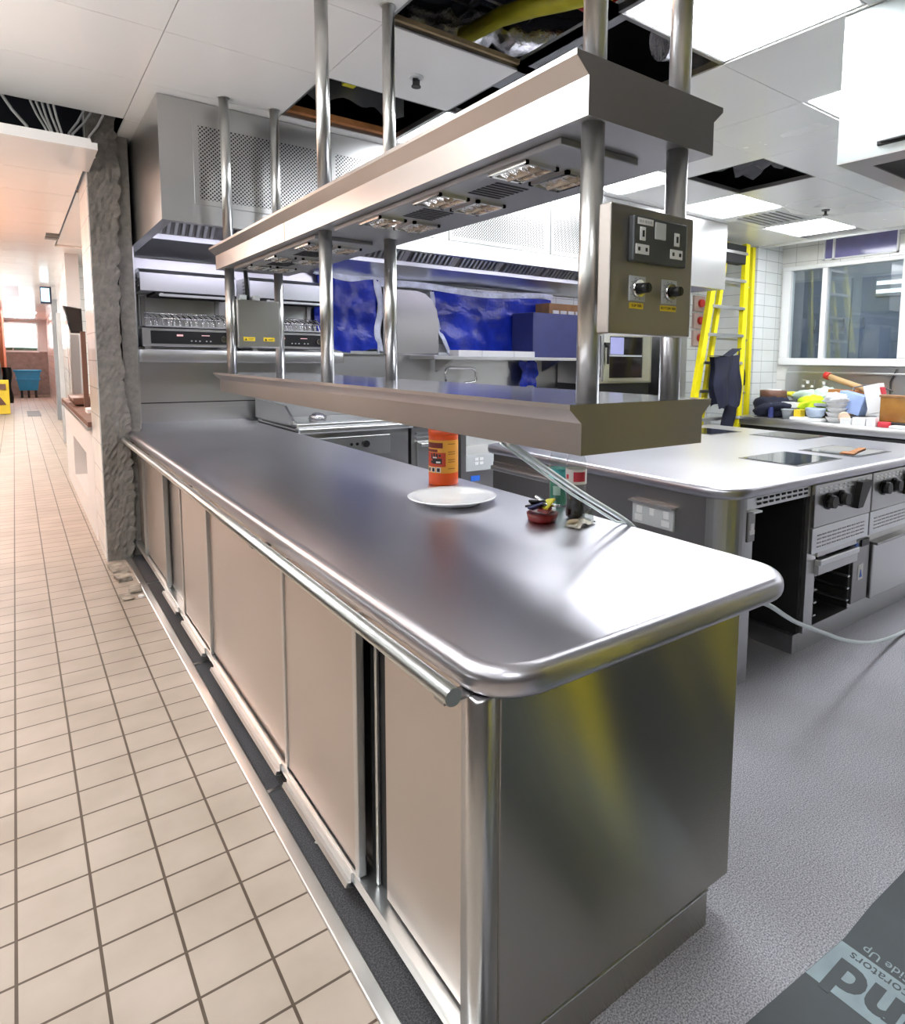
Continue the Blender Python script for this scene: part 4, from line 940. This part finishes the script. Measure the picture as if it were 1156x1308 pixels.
def hobfront(x0, x1):
    p = part(t, 'control_panel', MB().box(x0, x1, 1.618, 1.64, .665, .885, .003), 'steel')
    for kx in (.13, .27):
        part(p, 'control_knob', MB().cyl((x0+kx*(x1-x0)/.63,1.618,.79), (x0+kx*(x1-x0)/.63,1.575,.79), .036, .032, 20).cyl((x0+kx*(x1-x0)/.63,1.618,.79), (x0+kx*(x1-x0)/.63,1.61,.79), .044, .044, 20), 'black')
    part(p, 'grab_lever', MB().prism([(x0+.40,.72),(x0+.46,.72),(x0+.54,.83),(x0+.56,.86),(x0+.44,.86),(x0+.42,.80)], 'y', 1.585, 1.618), 'black')
    m2 = MB()
    for k in range(11):
        for q in range(2): m2.box(x0+.03+.052*k, x0+.06+.052*k, 1.614, 1.619, .842+.018*q, .850+.018*q)
    part(p, 'vent_slots', m2, 'steel_l')
    p = part(t, 'vent_panel', MB().box(x0, x1, 1.622, 1.64, .525, .66, .003), 'steel_l')
    m2 = MB()
    for k in range(10):
        for q in range(4): m2.box(x0+.05+.053*k, x0+.088+.053*k, 1.618, 1.623, .555+.020*q, .562+.020*q)
    part(p, 'vent_slots', m2, 'steel_d')
hobfront(3.17, 3.795); hobfront(3.81, 4.44)
part(t, 'narrow_panel', MB().m(0).box(3.68, 3.87, 1.64, 1.66, .14, .50, .003).m(1).box(3.74, 3.80, 1.637, 1.64, .27, .36).m(2).prism([(3.755,.285),(3.785,.285),(3.77,.33)], 'y', 1.635, 1.637), ['steel_d', 'white', 'bluelab'])
part(t, 'indicator', MB().m(0).cyl((3.70,1.64,.475), (3.70,1.634,.475), .02).m(1).box(3.75, 3.84, 1.63, 1.64, .465, .505, .002), ['bluelab', 'black'])
d = part(t, 'drawer', MB().box(3.89, 4.80, 1.625, 1.66, .13, .46, .006), 'steel')
part(d, 'drawer_lip', MB().box(3.89, 4.80, 1.605, 1.66, .455, .47, .003), 'steel_d')
# sockets and pull on the corner
def hooded_socket(mb, x, y0, y1, z0, z1): pass
s = part(t, 'socket_outlet', MB().m(0).box(2.445, 2.46, 1.93, 2.19, .69, .80, .003).m(2).box(2.42, 2.46, 1.92, 2.20, .80, .808).m(1).box(2.442, 2.446, 1.955, 1.99, .745, .78).box(2.442, 2.446, 2.045, 2.075, .745, .78).box(2.442, 2.446, 2.125, 2.16, .745, .78).box(2.442, 2.446, 1.95, 2.0, .705, .735).box(2.442, 2.446, 2.12, 2.17, .705, .735), ['grey_l', 'white', 'steel_l'])
part(t, 'socket_outlet', MB().m(0).box(2.605, 2.66, 1.632, 1.645, .68, .82, .003).m(2).box(2.60, 2.67, 1.605, 1.645, .82, .828).m(1).box(2.622, 2.645, 1.628, 1.632, .735, .765).box(2.615, 2.652, 1.628, 1.632, .715, .735), ['steel_d', 'white', 'steel_l'])
part(t, 'bay_frame', MB().box(2.60, 2.665, 1.645, 1.665, 0, .83), 'steel')
# refrigerated drawers on the aisle side
part(t, 'drawer_unit', MB().box(2.46, 2.49, 2.72, 3.42, .02, .895), 'steel_d')
for y0, y1 in ((2.76, 3.40),):
    for z0, z1 in ((.50,.84), (.13,.47)):
        d = part(t, 'drawer', MB().box(2.44, 2.46, y0, y1, z0, z1, .004), 'steel_d')
        part(d, 'drawer_handle', MB().box(2.405, 2.44, y0+.02, y1-.02, z1-.05, z1-.02, .006), 'steel')
for k, (x0, x1, y0, y1) in enumerate(((3.28,3.77,1.78,2.14), (3.90,4.35,1.75,2.12), (4.42,4.83,2.40,2.80), (4.15,4.55,2.95,3.30), (3.0,3.4,3.0,3.4))):
    mb = MB().m(1).box(x0, x1, y0, y1, IZ, IZ+.002).m(0).box(x0+.02, x1-.02, y0+.02, y1-.02, IZ+.002, IZ+.004)
    part(t, 'hob', mb, ['hob', 'hobline'])
solo('griddle_spatula', MB().box(4.05, 4.3, 1.86, 1.90, IZ+.0045, IZ+.012, .002, rz=.2).box(3.97, 4.06, 1.82, 1.90, IZ+.0045, IZ+.009, .001, rz=.2), 'wood_o', 'orange handled spatula lying on the second hob of the island', 'spatula')

# ================================================================== RIGHT BENCH
BZ = .82
t = root('side_bench', 'steel side bench under the sliding window, covered in clutter', 'bench', (7.9, 3.2, 0))
part(t, 'bench_top', MB().prism(rrect(7.32, 8.49, 1.0, 4.85, (0,0,0,.06)), 'z', .715, BZ, .008, 2), 'steel')
part(t, 'splashback', MB().prism([(1.0,BZ),(4.84,BZ),(4.84,1.36),(4.82,1.42),(4.78,1.46),(1.0,1.46)], 'x', 8.46, 8.49), 'steel')
part(t, 'splash_cap', MB().box(8.42, 8.49, 1.0, 4.80, 1.36, 1.385, .004), 'steel_l')
part(t, 'dark_drawer', MB().box(7.335, 7.36, 2.2, 3.35, .55, .70), 'blackm')
part(t, 'bench_cabinet', MB().box(7.36, 8.4, 1.05, 4.8, 0, .712), 'black')  # black block stands in for the dark gap below the bench
def wallsock(y0, y1, lab):
    mb = MB().m(0).box(8.445, 8.458, y0, y1, 1.16, 1.275, .003).m(1).box(8.44, 8.445, y0+.01, y0+.045, 1.175, 1.205)
    if y1-y0 > .12: mb.box(8.44, 8.445, y1-.045, y1-.01, 1.175, 1.205).box(8.44, 8.445, (y0+y1)/2-.02, (y0+y1)/2+.02, 1.225, 1.265)
    else: mb.box(8.44, 8.445, y0+.01, y0+.05, 1.22, 1.26)
    solo('wall_socket', mb, ['steel', 'white'], lab, 'socket')
wallsock(4.42, 4.60, 'double wall socket on the splashback above the yellow glove'); wallsock(4.26, 4.36, 'single wall socket on the splashback left of the cardboard tube')
solo('wall_cable', MB().tube([(8.43,3.40,1.44),(8.44,3.44,1.36),(8.44,3.47,1.28),(8.44,3.46,1.1),(8.35,3.44,.9)], .007, 8), 'black', 'thin dark cable running down the splashback near the amber tub', 'cable')
G = 'clutter on the side bench'
t = root('tape_roll', 'large roll of brown tape on the dark bag at the bench corner', 'tape', (7.8, 4.62, 1.03))
part(t, 'tape_band', MB().lathe([(.16,0),(.165,.004),(.165,.11),(.16,.115)], (7.8,4.62,1.03), 32), 'brown_tray')
part(t, 'tape_core', MB().lathe([(.10,.1155),(.10,.125),(.075,.125),(.075,.1155)], (7.8,4.62,1.03), 28), 'card')
def blob(c, r, seed, j=.12, n=4):
    rnd = random.Random(seed); mb = MB()
    mb.ball(c, 1, n)
    ws = [(rnd.uniform(2,5.5), rnd.uniform(2,5.5), rnd.uniform(2,5.5), rnd.uniform(0,6)) for _ in range(6)]
    for v in mb.bm.verts:
        d = v.co - Vector(c)
        k = 1 + sum(j*.75*math.sin(a*d.x+b*d.y+e*d.z+p)/(1+.35*q) for q, (a, b, e, p) in enumerate(ws)) + j*.5*math.sin(13*d.x+ws[0][3])*math.sin(11*d.y+9*d.z)
        z = d.z
        if z < -.45: z = -.45 - (abs(z)-.45)*.15
        v.co = Vector((c[0]+d.x*r[0]*k, c[1]+d.y*r[1]*k, c[2]+(z*1.0)*r[2]*(k if z > 0 else 1)))
    return mb
def glove(c, seed):
    mb = blob(c, (.075,.09,.042), seed, .12)
    for q in range(4): mb.tube(smooth([(c[0]-.05+.033*q, c[1]+.05, c[2]), (c[0]-.07+.045*q, c[1]+.11, c[2]+.02), (c[0]-.08+.052*q, c[1]+.16-.012*abs(q-1.5), c[2]+.005)], 3), [.02]*6+[.012], 8)
    mb.tube(smooth([(c[0]-.05, c[1]-.02, c[2]), (c[0]-.10, c[1]+.02, c[2]+.015), (c[0]-.12, c[1]+.07, c[2])], 3), [.022]*6+[.013], 8)
    return mb
solo('tool_bag', blob((7.70,4.54,.90), (.24,.25,.15), 3, .16), 'cloth_n', 'dark canvas tool bag at the left end of the bench', 'bag')
solo('black_pouch', blob((7.98,4.32,.93), (.16,.14,.10), 5, .08), 'cloth_b', 'black pouch behind the tape roll', 'bag')
solo('work_glove', glove((8.08,4.52,1.085), 11), 'yel_cl', 'yellow work glove lying on top of the black pouch', 'glove')
solo('folded_cloth', blob((8.1,4.27,1.055), (.12,.19,.085), 13, .22), 'palec', 'pale green folded cloth beside the yellow glove', 'cloth')
solo('storage_box', MB().box(7.98, 8.3, 3.95, 4.5, BZ, 1.02, .006), 'grey', 'dark storage box under the cloths at the back of the bench', 'box')
solo('hivis_vest', blob((7.82,4.05,.965), (.15,.22,.11), 17, .3), 'hivis', 'bright lime high visibility vest in the middle of the bench', 'vest')
solo('parts_box', MB().box(7.72, 7.96, 3.9, 4.2, BZ, .92, .006), 'black', 'black parts box under the lime vest', 'box')
solo('white_carton', MB().box(7.66, 7.74, 4.22, 4.42, .945, 1.01, .003), 'card', 'small white carton lying before the yellow glove', 'carton')
solo('grey_box', MB().box(7.64, 7.78, 4.2, 4.44, BZ, .945, .003), 'grey', 'grey box under the small white carton', 'box')
solo('grey_cup', MB().lathe([(.05,0),(.075,.10),(.08,.115),(.07,.115),(.045,.01)], (7.50,4.24,BZ), 24, True, True), 'grey_m', 'grey plastic cup at the front left of the bench', 'cup')
solo('yellow_carton', MB().box(7.46, 7.56, 4.05, 4.14, .855, .94, .003), 'yel_lab', 'small bright yellow carton near the front of the bench', 'carton')
solo('white_tray', MB().box(7.40, 7.62, 3.78, 4.16, BZ, .853, .006), 'card', 'flat white tray under the yellow carton', 'tray')
solo('blue_dish', MB().lathe([(.06,0),(.10,.03),(.115,.11),(.105,.115),(.09,.03),(.0,.02)], (7.50,3.89,.856), 28, True, False), plain('grey_blue', (.40,.48,.60), .35), 'pale blue-grey bowl on the white tray', 'bowl')
for k in range(4):
    solo('paper_bowl', MB().lathe([(.085,0),(.115,.05),(.12,.055),(.11,.055),(.08,.008)], (7.58,3.68,BZ+.055*k), 28, True, True), 'card', ['bottom white paper bowl of the stack', 'second white paper bowl from the bottom of the stack', 'third white paper bowl from the bottom of the stack', 'top white paper bowl of the stack under crumpled tissue'][k], 'bowl', 'stack of white paper bowls')
solo('tissue', blob((7.60,3.69,1.075), (.11,.12,.07), 23, .3), 'card', 'crumpled white tissue on the bowl stack', 'tissue')
solo('tape_roll', MB().cyl((7.40,3.50,.885), (7.45,3.53,.895), .062, n=28), plain('masking_tape', (.72,.55,.42), .6), 'cream masking tape roll standing on edge before the bowls', 'tape')
solo('blue_carton', MB().box(7.62, 7.80, 3.42, 3.70, .93, 1.16, .004, mat=Matrix.Rotation(.22, 3, 'X')), 'paleblue', 'pale blue carton tipped over behind the bowl stack', 'carton')
solo('black_tray', MB().box(7.52, 7.86, 3.26, 3.62, BZ, .90, .01), 'black', 'black plastic tray under the pale blue carton', 'tray')
solo('brown_carton', MB().box(8.0, 8.2, 3.75, 3.93, BZ, 1.13, .004), 'brown', 'brown cardboard carton at the back of the bench', 'carton')
solo('flat_carton', MB().box(7.98, 8.22, 3.66, 4.0, 1.131, 1.18, .004, rz=.08), 'wood_o', 'flat brown cardboard piece on the brown carton', 'carton')
t = root('cardboard_tube', 'long cardboard tube with red end leaning on the brown carton', 'tube', (8.1, 3.8, 1.2))
part(t, 'tube_body', MB().cyl((8.12,4.06,1.335), (8.05,3.5,1.17), .035, n=20), plain('tube_tan', (.62,.40,.20), .6))
part(t, 'red_cap', MB().cyl((8.128,4.12,1.352), (8.12,4.055,1.334), .046, n=20), 'red')
t = root('red_white_carton', 'upright white carton with red print leaning by the amber tub', 'carton', (7.75, 3.28, .93))
rm = Matrix.Rotation(-.25, 3, 'X')
part(t, 'carton_body', MB().box(7.66, 7.78, 3.22, 3.40, .945, 1.27, .003, mat=rm), 'card')
part(t, 'red_print', MB().box(7.655, 7.76, 3.205, 3.22, .97, 1.1, 0, mat=rm, piv=(7.72,3.31,1.1)).box(7.655, 7.76, 3.205, 3.22, 1.14, 1.22, 0, mat=rm, piv=(7.72,3.31,1.1)), 'redp')
solo('white_box', MB().box(7.62, 7.86, 3.05, 3.25, BZ, .94, .003), 'card', 'white box under the red and white carton', 'box')
t = root('amber_tub', 'translucent amber plastic tub at the right end of the bench', 'tub', (7.6, 3.05, .87))
part(t, 'tub_body', MB().prism(rrect(7.50, 7.72, 2.84, 3.18, (.03,.03,.03,.03), 5), 'z', .872, 1.15, .006, 2), 'tub')
part(t, 'tub_rim', MB().prism(rrect(7.49, 7.73, 2.83, 3.19, (.03,.03,.03,.03), 5), 'z', 1.14, 1.16), 'brown')
solo('shallow_tray', MB().box(7.48, 7.74, 2.8, 3.2, BZ, .871, .006), 'black', 'black tray under the amber tub', 'tray')
for k, (y0, y1, z1, lab) in enumerate(((3.41,3.53,.885,'small white carton at front, leftmost of three before the black tray'), (3.255,3.395,.905,'wider white carton at front, middle of three'), (3.15,3.245,.915,'small white carton at front, rightmost of three beside the jar lid'))):
    solo('small_carton', MB().box(7.36, 7.46, y0, y1, BZ, z1, .003), 'card', lab, 'carton', 'small white cartons at the bench front')
solo('jar_lid', MB().lathe([(.06,0),(.065,.004),(.065,.05),(.06,.055)], (7.42,3.08,BZ), 24), 'redp', 'red and silver jar lid before the amber tub', 'lid')
solo('paper_pad', MB().box(7.34, 7.48, 2.80, 3.0, BZ, .845, .003), 'card', 'white paper pad at the right front of the bench', 'paper')
solo('plastic_bag', blob((8.12,4.05,1.06), (.12,.16,.10), 41, .3), 'palec', 'crumpled pale plastic bag behind the lime vest', 'bag')
solo('dust_sheet', blob((8.25,3.60,.92), (.16,.22,.16), 43, .25), 'card', 'crumpled white dust sheet at the back under the cardboard tube', 'cloth')
solo('spray_can', MB().lathe([(.032,0),(.033,.005),(.033,.15),(.028,.165),(.012,.17),(.012,.195)], (7.62,4.10,.921), 20) if False else MB().lathe([(.032,0),(.033,.005),(.033,.13),(.028,.145),(.012,.15),(.012,.175)], (7.46,4.44,BZ), 20), 'navy', 'small navy spray can in front of the dark tool bag', 'can')
solo('drill_case', MB().box(7.60, 7.72, 3.80, 3.98, .985, 1.02, .008, rz=.3), 'grey_m', 'flat grey case resting on the blue-grey bowl', 'case')
solo('bent_wire', MB().tube([(7.7,3.55,1.19),(7.78,3.6,1.22),(7.85,3.5,1.25),(7.8,3.3,1.24),(7.75,3.15,1.2)], .008, 8), 'grey', 'dark bent wire across the blue carton and white carton', 'wire')

# ================================================================== LADDER
def stile(mb, p0, p1, w, d):
    p0 = Vector(p0); p1 = Vector(p1); ax = (p1-p0).normalized(); s = Vector((1,0,0)); f = ax.cross(s).normalized(); s = f.cross(ax).normalized()
    v = []
    for p in (p0, p1):
        v.append([mb.bm.verts.new(p + s*a*w/2 + f*b*d/2) for a, b in ((-1,-1),(1,-1),(1,1),(-1,1))])
    fs = [mb.bm.faces.new((v[0][i], v[0][(i+1)%4], v[1][(i+1)%4], v[1][i])) for i in range(4)] + [mb.bm.faces.new(v[0][::-1]), mb.bm.faces.new(v[1])]
    mb._fin(fs); return mb
def lerp(a, b, k): return tuple(x+(y-x)*k for x, y in zip(a, b))
def ladder(L0, L1, R0, R1, off, lab, n=8, z0=.46, cap=True):
    t = root('step_ladder', lab, 'ladder', ((L0[0]+R0[0])/2, L0[1], 0))
    part(t, 'front_stile', stile(MB(), L0, L1, .085, .06), 'yellow'); part(t, 'front_stile', stile(MB(), R0, R1, .085, .06), 'yellow')
    o = Vector(off)
    part(t, 'rear_stile', stile(MB(), Vector(L0)+o, Vector(L1)+o*.75, .06, .05), 'yellow'); part(t, 'rear_stile', stile(MB(), Vector(R0)+o, Vector(R1)+o*.75, .06, .05), 'yellow')
    for k in range(n):
        z = z0+.345*k; u = (z-L0[2])/(L1[2]-L0[2])
        if u > .97: break
        a = lerp(L0, L1, u); b = lerp(R0, R1, u)
        part(t, 'tread', MB().box(a[0]+.02, b[0]-.02, a[1]-.045, a[1]+.045, z-.022, z+.012), 'alu')
        if k % 2 == 0: part(t, 'rear_brace', MB().box(a[0]+.04+o.x*.9, b[0]+o.x*.9, a[1]+o.y-.015, a[1]+o.y+.015, z-.06, z-.035), 'alu')
    part(t, 'top_cap', MB().box(L1[0]+.05, R1[0]-.05, L1[1]-.04, L1[1]+.10, L1[2]-.26, L1[2]-.03, .01), 'blackm')
    return t
ladder((6.18,4.80,0), (6.93,4.92,3.0), (7.29,4.80,0), (7.50,4.92,3.0), (.35,.10,0), 'tall yellow step ladder with jacket on a tread beside the tiled pier', n=8)
def jac(u, v):
    w = .52 - .10*v
    x = 6.55 + .05*v + w*u + .02*math.sin(8*v+2*u)
    z = 1.56 + .10*u**3 - (.62 - .05*math.sin(6*u))*v
    return (x, 4.66 - .07*math.sin(PI*u) - .05*v + .025*math.sin(15*u+3*v), z)
mb = MB(); mb.grid(jac, 24, 20); mb.grid(lambda u, v: (jac(u,v)[0], 4.73+.02*math.sin(14*u), jac(u,v)[2]), 24, 20)
mb.grid(lambda u, v: (6.55+.52*u, 4.63+.14*v, 1.565+.10*u**3+.012*math.sin(9*u)), 12, 6)
mb.grid(lambda u, v: (6.86+.24*u, 4.72+.03*math.sin(8*v+5*u), 1.50-.80*v), 8, 16)
solo('work_jacket', mb, 'cloth_n', 'navy work jacket hanging over a tread of the yellow ladder', 'jacket')
solo('black_bag', blob((7.60,4.99,1.28), (.09,.06,.17), 31, .06), 'cloth_b', 'black bag hanging between the right rails of the yellow ladder', 'bag')
# ladder standing beyond the near end of the pass, behind the camera (reflected in the end panel)
ladder((1.66,.20,0.004), (1.28,.08,2.2), (2.52,.20,0.004), (2.16,.08,2.2), (.16,-.5,0), 'yellow step ladder mirrored in the end panel of the pass', n=6)

# ================================================================== FLOOR PROTECTION SHEET
t = root('floor_protection_sheet', 'dark printed floor protection sheet in the bottom right corner', 'sheet', (1.7, .3, 0))
mb = MB()
part(t, 'sheet_board', MB().prism([(1.16,.725),(1.5,.70),(1.64,.69),(1.80,.695),(3.6,.66),(3.7,-1.6),(1.1,-1.6)], 'z', .0, .004), 'board')
part(t, 'printed_band', MB().prism([(1.465,.7015),(1.625,.690),(1.625,-1.5),(1.465,-1.5)], 'z', .004, .0046), 'board_p')
part(t, 'printed_word', MB().text('and', .160, (1.522,.555,.0048), (0,1,0), (-1,0,0), .0003, bold=.006), 'board')
part(t, 'printed_word', MB().text('Decorators', .040, (1.602,.565,.0048), (0,1,0), (-1,0,0), .0003), 'board')
part(t, 'printed_word', MB().text('This Side Up', .036, (1.648,.555,.0042), (0,1,0), (-1,0,0), .0003), 'board_p')

# ================================================================== CORRIDOR ITEMS
t = root('serving_hatch_ledge', 'brown topped serving ledge on the low white wall of the corridor', 'ledge', (.7, 7.9, .93))
part(t, 'ledge_top', MB().box(.435, .62, 6.105, 6.31, .93, .97).box(.435, .95, 6.31, 9.7, .93, .97), 'brown_tray')
part(t, 'ledge_trim', MB().box(.43, .458, 6.12, 9.7, .90, .93), 'steel')
solo('hatch_post', MB().box(.56, .65, 9.74, 9.87, 0, 1.75, .004), 'steel_d', 'dark steel post at the far end of the serving ledge', 'post')
solo('hatch_post', MB().box(.73, .84, 18.2, 18.45, 0, 2.74, .004), 'grey_m', 'tall dark post beyond the hatch, right of the blue bin', 'post')
solo('hatch_post', MB().box(.505, .545, 7.35, 7.41, .97, 1.72, .004), 'brown_tray', 'brown post carrying the wall monitor above the serving ledge', 'post')
t = root('wall_monitor', 'black tilted monitor above the serving ledge', 'monitor', (.47, 7.5, 1.72))
part(t, 'monitor_case', MB().prism([(.385,1.955),(.53,1.935),(.53,1.705),(.44,1.705)], 'y', 7.42, 7.56, .006, 2), 'black')
part(t, 'screen', MB().prism([(.40,1.943),(.52,1.925),(.52,1.715),(.447,1.715)], 'y', 7.414, 7.419), 'screen')
solo('brown_tray', MB().prism([(.47,.99),(.74,.99),(.76,1.06),(.45,1.06)], 'y', 8.0, 8.8, .006, 2), 'brown_tray', 'dark brown tray on the serving ledge', 'tray')
solo('white_box', MB().box(.50, .62, 7.0, 7.25, .97, 1.01, .004), 'card', 'small white stack near the column on the serving ledge', 'box')
mb = MB().box(.59, .62, 6.75, 8.45, .10, .75)  # dark slab added so the opening looks like a shaded hole
solo('hatch_back_board', mb, 'grey', 'dark back board inside the opening of the low corridor wall', 'board')
t = root('laundry_bin', 'bright blue wheeled tub at the end of the corridor', 'bin', (.33, 28.2, 0))
part(t, 'tub', MB().prism([(.09,.26),(.60,.26),(.70,.93),(-.02,.93)], 'y', 27.9, 28.6, .02, 2), 'bluebin')
part(t, 'rim', MB().prism([(-.05,.90),(.73,.90),(.73,.96),(-.05,.96)], 'y', 27.87, 28.63, .01, 2).prism([(.0,.62),(.69,.62),(.69,.66),(.0,.66)], 'y', 27.88, 28.62, .005, 1), 'bluebin')
for x in (.15, .34, .54): part(t, 'castor', MB().box(x-.035, x+.035, 27.95, 28.15, 0, .27, .02), 'black')
t = root('wet_floor_sign', 'yellow folding wet floor sign at the left of the corridor', 'sign', (-.25, 20.6, 0))
part(t, 'sign_leaf', MB().m(0).box(-.50, -.14, 20.4, 20.44, .02, .86, .01, mat=Matrix.Rotation(-.12, 3, 'X')).m(1).box(-.44, -.2, 20.36, 20.39, .62, .76, mat=Matrix.Rotation(-.12, 3, 'X'), piv=(-.3,20.42,.44)).prism([(-.43,.25),(-.21,.25),(-.32,.45)], 'y', 20.36, 20.38), ['yel_lab', 'brown_tray'])
part(t, 'sign_leaf', MB().box(-.50, -.14, 20.66, 20.70, .02, .86, .01, mat=Matrix.Rotation(.12, 3, 'X')), 'yel_lab')
solo('floor_machine', MB().prism([(-1.0,.0),(-.30,.0),(-.27,.9),(-.33,1.75),(-.45,2.0),(-1.0,2.0)], 'y', 21.2, 22.2, .06, 3), 'grey', 'tall dark grey machine at the far left of the corridor', 'machine')
solo('hanging_coat', MB().grid(lambda u, v: (-.28+.20*u+.02*math.sin(9*v), 21.9-.1*math.sin(PI*u)+.04*math.sin(12*u), 1.15-.95*v), 10, 14), 'cloth_b', 'black coat hanging beside the grey machine', 'coat')
t = root('exit_sign', 'teal glowing box sign high on the far corridor wall', 'sign', (.5, 14.7, 2.42))
part(t, 'sign_case', MB().box(.43, .60, 14.6, 14.85, 2.42, 2.72, .01), 'navy_cap')
part(t, 'sign_face', MB().box(.445, .57, 14.585, 14.598, 2.45, 2.69), 'teal')
solo('hanging_notice', MB().box(-.09, .13, 15, 15.02, 2.54, 2.73), plain('notice_grey', (.55,.55,.62), .5), 'pale grey notice hanging above the far corridor window', 'notice')
solo('floor_grate', MB().box(.19, .46, 19.6, 21.4, .0, .006), 'grey', 'dark grey drain grate in the corridor floor', 'grate')
solo('ceiling_grille', MB().box(.33, .45, 8.4, 8.8, 2.74, 2.75).box(.33,.45,8.45,8.5,2.735,2.74).box(.33,.45,8.6,8.65,2.735,2.74), 'grey', 'small dark grille in the corridor ceiling near the column', 'grille')
solo('hatch_post', MB().box(.60, .66, 13.4, 13.5, 0, 2.2), 'grey_l', 'pale post between the two dark posts on the corridor right', 'post')

# ================================================================== LIGHT
def area(name, loc, rot, size, power, color):
    l = bpy.data.lights.new(name, 'AREA'); l.energy = power; l.color = color; l.shape = 'RECTANGLE'; l.size = size[0]; l.size_y = size[1]
    o = bpy.data.objects.new(name, l); C.objects.link(o); o.location = loc; o.rotation_euler = rot
    return o
area('corridor_uplight', (-1.2, 7.6, 1.8), (PI, 0, 0), (.4, 2.6), 75, (1., .45, .24))  # unseen orange lamp added for the glow on the corridor ceiling
area('walkway_wall_washer', (-1.35, 3., 2.), (PI, 0, 0), (.4, 3.), 62, (1., .97, .94))  # unseen lamp added to brighten the ceiling over the walkway
area('corridor_wall_washer', (-1.2, 15., 1.9), (PI, 0, 0), (.5, 9.), 260, (1., .90, .84))  # unseen lamp added to whiten the corridor ceiling
w = bpy.data.worlds.new('world'); S.world = w; w.use_nodes = True
w.node_tree.nodes['Background'].inputs[0].default_value = (.75,.8,.9,1); w.node_tree.nodes['Background'].inputs[1].default_value = .15
S.view_settings.view_transform = 'Standard'; S.view_settings.look = 'None'; S.view_settings.gamma = 1; S.view_settings.use_curve_mapping = False
S.view_settings.exposure = -0.12
